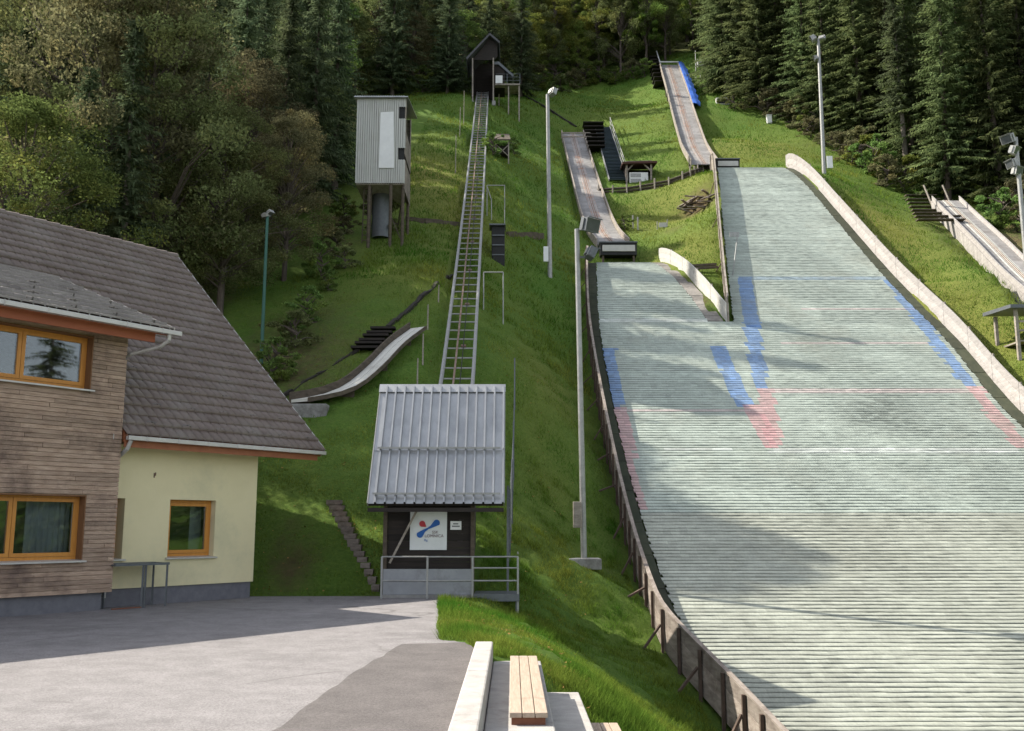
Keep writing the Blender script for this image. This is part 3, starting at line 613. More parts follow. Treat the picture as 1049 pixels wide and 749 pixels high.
b.hexa([hp(WA - .02, WO - .03, PL), hp(WA - .02, -.3, PL), hp(WA - .2, -.3, PL), hp(WA - .2, WO - .03, PL), hp(WA - .02, WO - .03, EAVE_W), hp(WA - .02, -.3, EAVE_W), hp(WA - .2, -.3, EAVE_W), hp(WA - .2, WO - .03, EAVE_W)]); b.build('side_wall', M['cladding'], house)
# yellow part
aN0, aN1 = WA - .5, hpx(126.5, 540, 0)[0]
b = MB(); walls(b, WA - .19, 0, PL, EAVE_Y, -.30, 0, [(aY0, aY1, zY0, zY1), (aN0, aN1, zY0, zY1)]); b.build('yellow_wall', M['yellow_plaster'], house)
b = MB(); walls(b, WA - .15, -.04, -.3, PL - .003, -.30, -.045, []); b.build('plinth', M['plinth'], house)
RW, RH = 6.58, 6.0; EO = .60; EZ = EAVE_Y + .14       # main roof: half width, rise, eave overhang
E2 = 1.5; SL = RH / RW
def rz(o): return EZ + (EO - o) * SL
b = MB()   # gable end
b.prism([hp(-.001, -.301, -.3), hp(-.001, EO - 2 * RW + .6, -.3), hp(-.001, EO - 2 * RW + .6, EZ + .1), hp(-.001, EO - RW, EZ + RH - .35), hp(-.001, -.301, rz(-.301) - .35)], HD * -.3); b.build('gable_wall', M['yellow_plaster'], house)
b = MB(); b.hexa([hp(-19, EO - 2 * RW + .9, -.3), hp(-.31, EO - 2 * RW + .9, -.3), hp(-.31, EO - 2 * RW + .6, -.3), hp(-19, EO - 2 * RW + .6, -.3), hp(-19, EO - 2 * RW + .9, EZ - .1), hp(-.31, EO - 2 * RW + .9, EZ - .1), hp(-.31, EO - 2 * RW + .6, EZ - .1), hp(-19, EO - 2 * RW + .6, EZ - .1)]); b.build('rear_wall', M['yellow_plaster'], house)
b = MB(); b.prism([hp(-19.2, WO - .4, -.3), hp(-19.2, EO - 2 * RW + .6, -.3), hp(-19.2, EO - 2 * RW + .6, EZ + .1), hp(-19.2, EO - RW, EZ + RH - .35), hp(-19.2, -.301, rz(-.301) - .35)], HD * .2); b.build('gable_wall', M['yellow_plaster'], house)

def tiled(name, corner, adir, sdir, la, ls, m, parent, course=.34, rib=.30, amp=.022):
    """pantile field: corner at the low right end, adir along the eave, sdir up the slope"""
    nrm = adir.cross(sdir); nrm = nrm if nrm.z > 0 else -nrm; nc = int(round(ls / course)); k = int(round(la / rib)); rib = la / k; cs = ls / nc
    prof_ = [(0, 1), (.40, 1.1), (.46, 0), (.54, 0), (.60, 1), (.9, 1.1)]
    xs, hs = [], []
    for i in range(k):
        for t, h in prof_: xs.append((i + t) * rib); hs.append(h * amp)
    xs.append(k * rib); hs.append(0); xs = np.array(xs); hs = np.array(hs); n = len(xs); V = []; Fq = []
    c, A, S, Nn = (np.array(corner), np.array(adir), np.array(sdir), np.array(nrm))
    tiles = np.repeat(rng.normal(0, .003, k + 1), 6)[:n]
    for j in range(nc):
        jit = np.repeat(rng.normal(0, .0015, k + 1), 6)[:n]
        s0, s1 = j * cs - .02, (j + 1) * cs
        for s, lift in ((s0 + jit, 0.006), (s0 + jit, .046 + .022 * (j % 2)), (np.full(n, s1), .008)):
            V.append(c + xs[:, None] * A + np.asarray(s)[:, None] * S + (hs + lift + tiles * (lift > .025))[:, None] * Nn)
    V = np.concatenate(V); i = np.arange(n - 1)
    for j in range(nc):
        o = j * 3 * n
        for r in (0, 1): Fq.append(np.stack([o + r * n + i, o + r * n + i + 1, o + (r + 1) * n + i + 1, o + (r + 1) * n + i], 1))
    V -= np.array(ORG[parent.name]); return npmesh(name, V, np.concatenate(Fq), m, parent)
eR = hp(E2, EO, EZ); upv = (-HN * RW + Vector((0, 0, RH))); SLEN = upv.length; upv.normalize(); nv = HD.cross(upv); nv = nv if nv.z > 0 else -nv
LA = 21.0
LR = E2 - WA - .02; S0 = .342 * 4; cS = SLEN / round(SLEN / .342); S0 = cS * 4
tiled('roof', eR, -HD, upv, LR, SLEN, M['roof_tile'], house, .342, .22, .028)
tiled('roof', eR - HD * LR + upv * S0, -HD, upv, LA - LR, SLEN - S0, M['roof_tile'], house, .342, .22, .028)
b = MB(); q = eR - nv * .02 - HD * LR + upv * (S0 + .1); L2 = LA - LR; s2 = SLEN - S0 - .1
b.hexa([q - nv * .1, q - nv * .1 - HD * L2, q - nv * .1 - HD * L2 + upv * s2, q - nv * .1 + upv * s2, q, q - HD * L2, q - HD * L2 + upv * s2, q + upv * s2]); b.build('roof_deck', M['rust_fascia'], house)
LAF = LA; LA = LR - .01
b = MB(); q = eR - nv * .02
b.hexa([q - nv * .16, q - nv * .16 - HD * LA, q - nv * .16 - HD * LA + upv * SLEN, q - nv * .16 + upv * SLEN, q, q - HD * LA, q - HD * LA + upv * SLEN, q + upv * SLEN]); b.build('roof_deck', M['rust_fascia'], house)
LA = LAF
up2 = (HN * -RW + Vector((0, 0, -RH))).normalized(); rg = hp(E2, EO - RW, EZ + RH)
n2 = HD.cross(up2); n2 = n2 if n2.z > 0 else -n2
b = MB(); b.hexa([rg - n2 * .17, rg - n2 * .17 - HD * LA, rg - n2 * .17 - HD * LA + up2 * SLEN, rg - n2 * .17 + up2 * SLEN, rg - n2 * .004, rg - n2 * .004 - HD * LA, rg - n2 * .004 - HD * LA + up2 * SLEN, rg - n2 * .004 + up2 * SLEN]); b.build('rear_roof', M['roof_tile'], house)
b = MB()
for i in range(int(LA / .36)):
    a = -i * .36; b.tube(rg + HD * a + Vector((0, 0, .03)), rg + HD * (a - .38) + Vector((0, 0, .015)), .10, 8, .085)
b.build('ridge_tiles', M['roof_tile'], house)
b = MB(); s0 = eR + HD * .012; b.hexa([s0 - nv * .17, s0 + HD * .02 - nv * .17, s0 + HD * .02 - nv * .17 + upv * SLEN, s0 - nv * .17 + upv * SLEN, s0 + nv * .05, s0 + HD * .02 + nv * .05, s0 + HD * .02 + nv * .05 + upv * SLEN, s0 + nv * .05 + upv * SLEN]); b.build('verge_trim', M['gutter'], house)
b = MB(); b.bar(hp(E2 - .15, EO - .06, EZ - .16), hp(WA + .03, EO - .06, EZ - .16), .03, .16); b.build('fascia_board', M['rust_fascia'], house)
b = MB(); b.bar(hp(E2, EO + .05, EZ - .06), hp(WA + .03, EO + .05, EZ - .06), .11, .085)
for i in range(8): b.bar(hp(E2 - .4 - i * .75, EO + .111, EZ - .12), hp(E2 - .4 - i * .75, EO + .111, EZ - .01), .012, .02)
g = b.build('gutter', M['gutter'], house, bevel=.03)
b = MB(); b.path([hp(WA + .12, EO + .04, EZ - .1), hp(WA + .10, EO - .05, EZ - .28), hp(WA + .07, .16, EZ - .5), hp(WA + .07, .10, EZ - .8), hp(WA + .07, .10, .2)], .045); b.build('downpipe', M['gutter'], house)
# low pitched roof of the timber front
SE = hp(WA + .62, WO + .62, EAVE_W + .16); sw = Vector((0, 0, math.sin(math.radians(20.7)))) - HN * math.cos(math.radians(20.7)); SLW = 6.0
nS = HD.cross(sw); nS = nS if nS.z > 0 else -nS
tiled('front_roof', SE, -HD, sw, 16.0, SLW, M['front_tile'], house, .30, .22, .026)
b = MB(); q = SE - nS * .02; LW = 16.2
b.hexa([q - nS * .12, q - nS * .12 - HD * LW, q - nS * .12 - HD * LW + sw * SLW, q - nS * .12 + sw * SLW, q, q - HD * LW, q - HD * LW + sw * SLW, q + sw * SLW]); b.build('front_roof_deck', M['fascia'], house)
b = MB(); q = SE + HD * .01; b.hexa([q - nS * .13, q + HD * .02 - nS * .13, q + HD * .02 - nS * .13 + sw * SLW, q - nS * .13 + sw * SLW, q + nS * .055, q + HD * .02 + nS * .055, q + HD * .02 + nS * .055 + sw * SLW, q + nS * .055 + sw * SLW]); b.build('verge_trim', M['gutter'], house)
b = MB(); ez = EAVE_W + .16
b.bar(hp(WA + .33, WO + .42, ez - .19), hp(-19, WO + .42, ez - .19), .04, .19); b.build('fascia_board', M['fascia'], house)
b = MB(); b.bar(hp(WA + .75, WO + .69, ez - .075), hp(-19, WO + .69, ez - .075), .12, .09)
for i in range(14): b.bar(hp(WA + .3 - i * .8, WO + .756, ez - .14), hp(WA + .3 - i * .8, WO + .756, ez - .02), .012, .02)
b.build('gutter', M['gutter'], house, bevel=.03)
b = MB(); b.bar(hp(WA + .63, WO + .60, ez - .03), hp(-19, WO + .60, ez - .03), .02, .07); b.build('drip_edge', M['rubber'], house)
b = MB(); b.path([hp(WA + .5, WO + .68, ez - .1), hp(WA + .5, WO + .66, ez - .24), hp(WA + .42, WO + .5, ez - .36), hp(WA + .12, WO - .05, ez - .50), hp(WA + .05, WO - .5, ez - .62), hp(WA + .05, WO - .55, .3)], .045); b.build('downpipe', M['gutter'], house)
# hooks that hold the snow on the roofs
M['hook'] = mat('dark_snow_hook', (.10, .09, .085), (.16, .145, .135), 6, .6, .3)
def hooks(corner, adir, sdir, nrm, rows, per, da, ds, lim):
    b0 = MB(); o = Vector(corner) + nrm * .04
    b0.bar(o + nrm * .004, o + nrm * .07, .03, .016, sdir); b0.bar(o + sdir * .17 + nrm * .01, o + sdir * .01 + nrm * .01, .03, .012, nrm); b0.bar(o - adir * .11 + nrm * .035 + sdir * .02, o + adir * .11 + nrm * .035 + sdir * .02, .03, .03, nrm)
    first = b0.build('snow_hook', M['hook'], house); n = 0; lst = []
    for r in range(rows):
        for c in range(per):
            v = adir * ((c + .5 * (r % 2)) * da + .3) + sdir * (r * ds + .28)
            lst.append(v)
    for i, v in enumerate(lst[:lim]):
        o = first if i == 0 else first.copy()
        if i: COL.objects.link(o); o.parent = house
        o.location = v
hooks(eR + upv * .1, -HD, upv, nv, 12, 6, .86, cS * 2, 72)
hooks(SE, -HD, sw, nS, 5, 7, .85, .9, 28)
# windows: frame, sashes, sill, panes and a room behind
M['curtain'] = mat('pale_grey_curtain', (.50, .52, .54), (.60, .62, .64), 2, .9)
def window(a0, a1, z0, z1, o, inset, casements, revm, room=3.0, curtain=0):
    f = MB(); fo = o - inset; w = .075
    def fr(l, r, zb, zt, ww, d0, d1):
        for (p, q, c, d) in ((l, r, zb, zb + ww), (l, r, zt - ww, zt), (l, l + ww, zb + ww, zt - ww), (r - ww, r, zb + ww, zt - ww)):
            f.hexa([hp(p, d1, c), hp(q, d1, c), hp(q, d0, c), hp(p, d0, c), hp(p, d1, d), hp(q, d1, d), hp(q, d0, d), hp(p, d0, d)])
    fr(a0 + .001, a1 - .001, z0 + .03, z1 - .001, .06, fo - .07, fo)
    n = casements; cw = (a1 - a0 - .12) / n; panes = []
    for i in range(n):
        l = a0 + .06 + i * cw; fr(l + .004, l + cw - .004, z0 + .094, z1 - .064, .07, fo - .06, fo + .014); panes.append((l + .074, l + cw - .074))
    wf = f.build('window', M['frame_wood'], house)
    pb = MB()
    for l, r in panes: pb.hexa([hp(l + .001, fo - .02, z0 + .165), hp(r - .001, fo - .02, z0 + .165), hp(r - .001, fo - .035, z0 + .165), hp(l + .001, fo - .035, z0 + .165), hp(l + .001, fo - .02, z1 - .135), hp(r - .001, fo - .02, z1 - .135), hp(r - .001, fo - .035, z1 - .135), hp(l + .001, fo - .035, z1 - .135)])
    pb.build('pane', M['glass'], wf)
    if curtain:
        cb = MB(); cl, cr = panes[-1]; cl = cl + (cr - cl) * curtain; nn = 16
        for i in range(nn): cb.quad(hp(cl + (cr + .1 - cl) * i / nn, fo - .30 - .03 * (i % 2), z0 + .05), hp(cl + (cr + .1 - cl) * (i + 1) / nn, fo - .30 - .03 * ((i + 1) % 2), z0 + .05), hp(cl + (cr + .1 - cl) * (i + 1) / nn, fo - .30 - .03 * ((i + 1) % 2), z1 + .1), hp(cl + (cr + .1 - cl) * i / nn, fo - .30 - .03 * (i % 2), z1 + .1))
        cb.build('curtain', M['curtain'], wf)
    s = MB(); s.hexa([hp(a0 - .05, o + .07, z0 - .025), hp(a1 + .06, o + .07, z0 - .025), hp(a1 + .06, fo, z0 + .0), hp(a0 - .05, fo, z0 + .0), hp(a0 - .05, o + .07, z0 + .006), hp(a1 + .06, o + .07, z0 + .006), hp(a1 + .06, fo, z0 + .03), hp(a0 - .05, fo, z0 + .03)]); s.build('sill', M['gutter'], wf)
    if revm:
        rv = MB()
        for (p, q, c, d) in ((a0 - .0, a0 + .022, z0 + .031, z1 - .023), (a1 - .022, a1, z0 + .031, z1 - .023), (a0, a1, z1 - .022, z1)):
            rv.hexa([hp(p, o + .012, c), hp(q, o + .012, c), hp(q, fo + .002, c), hp(p, fo + .002, c), hp(p, o + .012, d), hp(q, o + .012, d), hp(q, fo + .002, d), hp(p, fo + .002, d)])
        rv.build('reveal', revm, wf)
    r = MB(); i0 = o - .31; d = room; A0, A1, Z0, Z1 = a0 - .8, a1 + .5, z0 - .9, z1 + .35
    if A1 > -.4: A1 = -.4
    c = [hp(A0, i0, Z0), hp(A1, i0, Z0), hp(A1, i0 - d, Z0), hp(A0, i0 - d, Z0), hp(A0, i0, Z1), hp(A1, i0, Z1), hp(A1, i0 - d, Z1), hp(A0, i0 - d, Z1)]
    r.add(c, [(0, 1, 2, 3), (4, 5, 6, 7), (1, 2, 6, 5), (2, 3, 7, 6), (3, 0, 4, 7)]); r.build('room', M['room'], wf)
    return wf
wU = window(aU0, aU1, zU0, zU1, WO, .20, 2, M['reveal_wood'])
wL = window(aL0, aL1, zL0, zL1, WO, .20, 2, M['reveal_wood'], curtain=.3)
wY = window(aY0, aY1, zY0, zY1, 0, .17, 1, None, curtain=.78)
wN = window(aN0, aN1, zY0, zY1, 0, .27, 1, None)
# a hook on the yellow wall
a, z = hpx(158, 487, 0); b = MB(); b.path([hp(a, .0, z), hp(a, .05, z), hp(a, .05, z + .06)], .012, 6); b.bar(hp(a, .004, z - .05), hp(a, .004, z + .05), .03, .008, HN); b.build('wall_hook', M['rust_steel'], house)
# trophies behind the upper pane
for px in (13, 22):
    a, z = hpx(px, 385, WO); base = hp(a, WO - .55, zU0 + .02); t = thing('trophy', base, ('left' if px == 13 else 'right') + ' one of two small silver cups standing inside the upper house window', 'trophy', 'silver cups in the upper window')
    b = MB(); b.tube(base, base + Vector((0, 0, .04)), .05, 10); b.tube(base + Vector((0, 0, .04)), base + Vector((0, 0, .14)), .012, 8); b.build('stem', M['steel_dark'], t)
    b = MB(); b.tube(base + Vector((0, 0, .14)), base + Vector((0, 0, .27)), .025, 10, .06); b.build('cup', M['steel'], t)
b = MB(); b.bar(hp(aU0 - .5, WO - .55, zU0 - .01), hp(aU1 + .1, WO - .55, zU0 - .01), .25, .04, (0, 0, 1)); b.build('window_shelf', M['room'], wU)
# grey metal table frame against the wall
tb = thing('metal_table', hp(-3.3, .75, 0), 'dark grey steel table frame standing against the yellow house wall', 'table')
ta, tc_ = hpx(121, 600, .62)[0], hpx(172, 600, .62)[0]
b = MB(); zt = .86; b.bar(hp(ta - .1, .62, zt), hp(tc_, .62, zt), .05, .05); b.bar(hp(ta - .1, .12, zt), hp(tc_, .12, zt), .05, .05); b.bar(hp(tc_ - .02, .12, zt), hp(tc_ - .02, .62, zt), .04, .04); b.build('top_frame', M['steel_dark'], tb)
b = MB(); b.hexa([hp(ta - .1, .59, zt - .02), hp(tc_ - .05, .59, zt - .02), hp(tc_ - .05, .15, zt - .02), hp(ta - .1, .15, zt - .02), hp(ta - .1, .59, zt + .012), hp(tc_ - .05, .59, zt + .012), hp(tc_ - .05, .15, zt + .012), hp(ta - .1, .15, zt + .012)]); b.build('top_plate', M['steel_dark'], tb)
am = (ta + tc_) / 2 - .02
for aa, oo in ((tc_ - .03, .61), (am, .61), (am + .06, .61), (tc_ - .03, .13), (ta, .13)):
    b = MB(); b.bar(hp(aa, oo, 0.0), hp(aa, oo, zt - .02), .035, .035, (0, 1, 0)); b.build('leg', M['steel_dark'], tb)
b = MB(); b.bar(hp(ta - .1, .61, .015), hp(am, .61, .015), .04, .02); b.build('foot_rail', M['bench_base'], tb)
# ------------------------------------------------------------------ lift station hut at the foot of the hill
def bx(b, x0, x1, y0, y1, z0, z1): b.hexa([(x0, y0, z0), (x1, y0, z0), (x1, y1, z0), (x0, y1, z0), (x0, y0, z1), (x1, y0, z1), (x1, y1, z1), (x0, y1, z1)])
UP = Vector((0, 0, 1))
HY = 23.0
def hx(px, py=560): return P(px, py, HY).x
def hzz(py): return P(440, py, HY).z
hut = thing('lift_hut', (-1.9, HY, 0), 'small dark timber lift station with steep ribbed metal roof and a white banner', 'hut')
X0, X1 = hx(392), hx(486)
b = MB(); zz = hzz(583)
while zz < hzz(518) + .5:
    bx(b, X0 + .02, X1 - .02, HY + .1 + random.uniform(-.006, .006), HY + .14, zz, zz + .155); zz += .16
b.build('board_wall', M['dark_wood'], hut)
for x_ in (X0, X1 - .09): b = MB(); bx(b, x_, x_ + .09, HY + .02, HY + .12, 0, hzz(512)); b.build('post', M['log_wood'], hut)
b = MB(); bx(b, X0 + .1, X0 + .13, HY + .15, 26.5, 0, 2.6); bx(b, X0 + .1, X1 - .1, 26.5, 26.55, 0, 2.9); bx(b, X1 - .13, X1 - .1, HY + .15, 26.5, 0, 2.6); b.build('board_wall', M['dark_wood'], hut)
b = MB(); bx(b, X0 + .03, X1 - .03, HY - .02, HY + .05, .07, hzz(583)); 
b.build('lower_panel', mat('grey_sheet_panel', (.26, .27, .29), (.34, .35, .37), 2, .6, .1, dirt=(.18, .18, .18), dscale=1.5), hut)
b = MB(); bx(b, X0 - .02, X1 + .02, HY - .08, HY + .09, -.05, .065); b.build('threshold', M['old_concrete'], hut)
RX0, RX1, RE, RR = -3.30, -.17, 22.4, 24.2; ZE, ZR = P(440, 516, RE).z, P(440, 397, RR).z
rs = Vector((0, RR - RE, ZR - ZE)); rl = rs.length; rs.normalize(); rn = Vector((0, -rs.z, rs.y))
prs_ = []; nr = 14; wr = (RX1 - RX0) / nr
for i in range(nr):
    x = RX0 + i * wr
    for t, h in ((0, 0), (.72, 0), (.76, .07), (.92, .07), (.96, 0)): prs_.append((x + t * wr, h))
prs_.append((RX1, 0))
def ribbed(b, s0, s1, o=0.0):
    n = len(prs_); vs = []
    for s in (s0, s1):
        for x, h in prs_: vs.append(Vector((x, RE, ZE)) + rs * s + rn * (h + o))
    for s in (s0, s1):
        for x, h in prs_: vs.append(Vector((x, RE, ZE)) + rs * s + rn * (h + o - .006))
    b.add(vs, [(i, i + 1, n + i + 1, n + i) for i in range(n - 1)] + [(2 * n + i, 3 * n + i, 3 * n + i + 1, 2 * n + i + 1) for i in range(n - 1)] + [(i, 2 * n + i, 2 * n + i + 1, i + 1) for i in range(n - 1)])
b = MB(); ribbed(b, 0, rl * .45, 0); ribbed(b, rl * .43, rl, .012); b.build('metal_roof', M['zinc'], hut)
b = MB(); o = Vector((0, RE, ZE)); c = []
for q in (-.09, -.012):
    c += [Vector((RX0 + .03, 0, 0)) + o + rn * q, Vector((RX1 - .03, 0, 0)) + o + rn * q, Vector((RX1 - .03, 0, 0)) + o + rn * q + rs * rl, Vector((RX0 + .03, 0, 0)) + o + rn * q + rs * rl]
b.hexa(c); b.build('roof_boards', M['dark_wood'], hut)
b = MB(); b.hexa([(RX0 + .03, RR + .06, ZR - .1), (RX1 - .03, RR + .06, ZR - .1), (RX1 - .03, 26.9, 2.9), (RX0 + .03, 26.9, 2.9), (RX0 + .03, RR + .06, ZR - .02), (RX1 - .03, RR + .06, ZR - .02), (RX1 - .03, 26.9, 2.98), (RX0 + .03, 26.9, 2.98)]); b.build('rear_roof', M['zinc'], hut)
b = MB(); b.prism([(RX0 - .01, RR - .14, ZR - .13), (RX0 - .01, RR + .14, ZR - .05), (RX0 - .01, RR + .02, ZR + .085)], (RX1 - RX0 + .02, 0, 0)); b.build('ridge_cap', M['zinc'], hut)
for s in (rl * .435, rl * .06):
    b = MB(); q = o + rs * s + rn * .10; b.bar(q + Vector((RX0 + .12, 0, 0)), q + Vector((RX1 - .1, 0, 0)), .045, .045)
    for i in range(nr): xx = RX0 + (i + .84) * wr; b.bar(q + Vector((xx, 0, 0)) - rn * .055, q + Vector((xx, 0, 0)), .02, .04)
    b.build('snow_bar', M['steel'], hut)
for xx in (RX0, RX1 - .02):
    b = MB(); q = o + Vector((xx, 0, 0)); b.hexa([q - rn * .1, q + Vector((.025, 0, 0)) - rn * .1, q + Vector((.025, 0, 0)) - rn * .1 + rs * rl, q - rn * .1 + rs * rl, q + rn * .03, q + Vector((.025, 0, 0)) + rn * .03, q + Vector((.025, 0, 0)) + rn * .03 + rs * rl, q + rn * .03 + rs * rl]); b.build('verge_trim', M['steel'], hut)
b = MB(); b.bar((RX0 + .02, RE + .02, ZE - .14), (RX1 - .02, RE + .02, ZE - .14), .05, .09); b.build('eave_beam', M['dark_wood'], hut)
# banner with its emblem and lettering, small notice
ban = thing('club_banner', P(438, 563, HY - .02), 'white club banner with red drop and blue propeller shaped emblem on the lift hut wall', 'banner')
BX0, BX1, BZ0, BZ1 = hx(419.5), hx(457.5), hzz(563.5), hzz(524); BW, BH = BX1 - BX0, BZ1 - BZ0
b = MB(); n = 10; vs = []; fs = []
for j in range(n + 1):
    for i in range(n + 1): vs.append((BX0 + BW * i / n, HY + .055 + .012 * math.sin(i * 1.1 + j * .7) * (1 - abs(2 * j / n - 1) ** 2) * .6, BZ0 + BH * j / n))
for j in range(n):
    for i in range(n): k = j * (n + 1) + i; fs.append((k, k + 1, k + n + 2, k + n + 1))
b.add(vs, fs, True); b.build('cloth', M['banner'], ban)
def bp(u, v, off=0.0): return Vector((BX0 + BW * (u - 117) / (587 - 117), HY + .036 - off, BZ1 - BH * (v - 118) / (597 - 118)))
def flatpoly(name, pts, m, parent, th=.006):
    b = MB(); b.prism(pts, (0, th, 0)); return b.build(name, m, parent)
def drop(cx, cy, r, tx, ty, n=18):
    d = math.hypot(tx - cx, ty - cy); base = math.atan2(ty - cy, tx - cx); out = []
    for i in range(n + 1):
        a = base + .85 + (2 * math.pi - 1.7) * i / n; out.append((cx + r * math.cos(a), cy + r * math.sin(a)))
    return [(tx, ty)] + out
flatpoly('red_drop', [bp(u, v) for u, v in drop(272, 272, 38, 326, 312)], M['red_logo'], ban)
pr = []
for i in range(15): a = math.radians(-135 + 190 * i / 14 - 20); pr.append((455 + 42 * math.cos(a), 262 + 42 * math.sin(a)))
pr += [(400, 322), (352, 338), (310, 372)]
for i in range(15): a = math.radians(20 + 190 * i / 14); pr.append((246 + 42 * math.cos(a), 405 + 42 * math.sin(a)))
pr += [(285, 345), (340, 322), (378, 296)]
flatpoly('blue_blade', [bp(u, v, .002) for u, v in pr], M['blue_logo'], ban)
def text(name, body, pos, size, m, parent, rot=(math.pi / 2, 0, 0)):
    c = bpy.data.curves.new(name, 'FONT'); c.body = body; c.size = size; c.extrude = .001; c.materials.append(m)
    tmp = bpy.data.objects.new(name, c); COL.objects.link(tmp); bpy.context.view_layer.update(); me = bpy.data.meshes.new_from_object(tmp.evaluated_get(bpy.context.evaluated_depsgraph_get())); bpy.data.objects.remove(tmp)
    o = bpy.data.objects.new(name, me); COL.objects.link(o); o.parent = parent; o.location = Vector(pos) - ORG[parent.name]; o.rotation_euler = rot; return o
text('lettering', 'SSK', bp(398, 394), .095, M['grey_print'], ban); text('lettering', 'LOMNICA', bp(305, 440), .098, M['grey_print'], ban); text('lettering', 'Rg.', bp(300, 488), .075, M['blue_logo'], ban)
nt_ = thing('notice', P(466, 543, HY), 'small white notice plate beside the banner on the lift hut', 'notice')
NX0, NX1, NZ0, NZ1 = hx(461), hx(472.3), hzz(542.8), hzz(534); b = MB(); bx(b, NX0, NX1, HY + .06, HY + .08, NZ0, NZ1); b.build('plate', M['white_paint'], nt_)
b = MB()
for q, (l, r) in enumerate(((.25, .72), (.15, .85))): zc = NZ1 - (.30 + .28 * q) * (NZ1 - NZ0); bx(b, NX0 + l * (NX1 - NX0), NX0 + r * (NX1 - NX0), HY + .056, HY + .062, zc - .015, zc + .012)
b.build('print', M['steel_dark'], nt_)
lev = MB(); lev.bar(P(428, 521, HY - .05), P(399, 577, HY - .12), .07, .05); tag(lev.build('barrier_arm', M['grey_wood']), 'raised grey wooden arm leaning across the corner of the hut banner', 'barrier')
# railing and side platform
rl_ = thing('railing', P(460, 612, HY - .3), 'grey steel railing in front of the lift hut and round its side platform', 'railing')
yr = HY - .35
def q(px, py): return P(px, py, yr)
for py, x0_, x1_ in ((570.5, 391, 531), (595, 391, 531), (582, 484.5, 531)):
    b = MB(); b.tube(q(x0_, py), q(x1_, py), .02, 8); b.build('rail', M['steel'], rl_)
for px in (391.4, 438, 484.2, 530.5):
    b = MB(); p = q(px, 570.5); b.bar((p.x, p.y, -.02 if px < 500 else q(530, 628).z), p, .045, .045, (0, 1, 0)); b.build('post', M['steel'], rl_)
pf = thing('side_platform', q(507, 612), 'dark steel grating platform on a leg at the right side of the lift hut', 'platform')
b = MB(); l, r = q(485.5, 609).x, q(532, 609).x; zt = q(500, 608.5).z
for i in range(9): bx(b, l, r, yr - .02 + i * .12, yr + .07 + i * .12, zt - .04, zt)
b.build('grating', M['steel_dark'], pf)
b = MB(); bx(b, l, r, yr - .06, yr - .025, zt - .16, zt - .003); bx(b, l, r, yr + 1.1, yr + 1.135, zt - .16, zt - .003); bx(b, l, l + .04, yr - .024, yr + 1.1, zt - .16, zt - .045); bx(b, r - .04, r, yr - .024, yr + 1.1, zt - .16, zt - .045); b.build('frame', M['steel_dark'], pf)
for yy in (yr + .02, yr + 1.06):
    b = MB(); b.bar((r - .06, yy, hz(r - .06, yy) - .2), (r - .06, yy, zt - .1), .05, .05, (0, 1, 0)); b.build('leg', M['steel_dark'], pf)
for yy in (yr + 1.1,):
    b = MB(); b.tube((r - .03, yy, zt + .9), (r - .03, yr, zt + .9), .018, 8); b.build('side_rail', M['steel'], pf)

# ------------------------------------------------------------------ inclined lift track
trk = thing('lift_track', (-2.2, 27, 1), 'long ladder like steel lift track climbing the meadow to the top shelter', 'lift track')
gp = list(LIFT)
gp = [gp[0] + (gp[0] - gp[1]).normalized() * 1.6] + gp
def resample(pts, step):
    pts = [Vector(p) for p in pts]; out = [pts[0].copy()]; acc = 0
    # smooth through the surveyed points
    L = [0]
    for a, b_ in zip(pts, pts[1:]): L.append(L[-1] + (b_ - a).length)
    fx, fy, fz = (pchip(L, [p[k] + 1e-9 * i for i, p in enumerate(pts)]) for k in range(3))
    n = int(L[-1] / step); return [Vector((float(fx(L[-1] * i / n)), float(fy(L[-1] * i / n)), float(fz(L[-1] * i / n)))) for i in range(n + 1)]
tpth = resample(gp, 1.0); lat = Vector((1, 0, 0)); G2 = .57
for sgn in (-1, 1):
    b = MB(); b.sweep(tpth, sgn * G2 - .065, sgn * G2 + .065, -.02, .13, lat=lat); b.sweep(tpth, sgn * G2 - .03, sgn * G2 + .03, .132, .18, lat=lat); b.build('rail', M['steel'], trk)
b = MB(); b.sweep(tpth, -.16, -.09, .03, .10, lat=lat); b.build('cable_pipe', M['rust_steel'], trk)
b = MB(); b.path([p + UP * .16 + Vector((.12, 0, 0)) for p in tpth], .018, 5); b.build('cable', M['rubber'], trk)
for p in tpth[4::5]: b = MB(); b.tube(p + Vector((.02, 0, .09)), p + Vector((.22, 0, .09)), .06, 8); b.bar(p + Vector((.12, 0, 0)), p + Vector((.12, 0, .09)), .05, .14); b.build('roller', M['rust_steel'], trk)
tie0 = None
for i, p in enumerate(tpth[:98]):
    if tie0 is None: b = MB(); bx(b, p.x - G2 + .068, p.x + G2 - .068, p.y - .05, p.y + .05, p.z - .03, p.z + .02); tie0 = b.build('tie', M['steel'], trk); base = p
    else:
        c = tie0.copy(); COL.objects.link(c); c.parent = trk; c.location = p - base
for p in tpth[3::5]:
    for sgn in (-1, 1):
        b = MB(); b.bar((p.x + sgn * G2, p.y, hz(p.x + sgn * G2, p.y) - .3), (p.x + sgn * G2, p.y, p.z), .09, .09, (0, 1, 0)); b.build('footing', M['steel_dark'], trk)

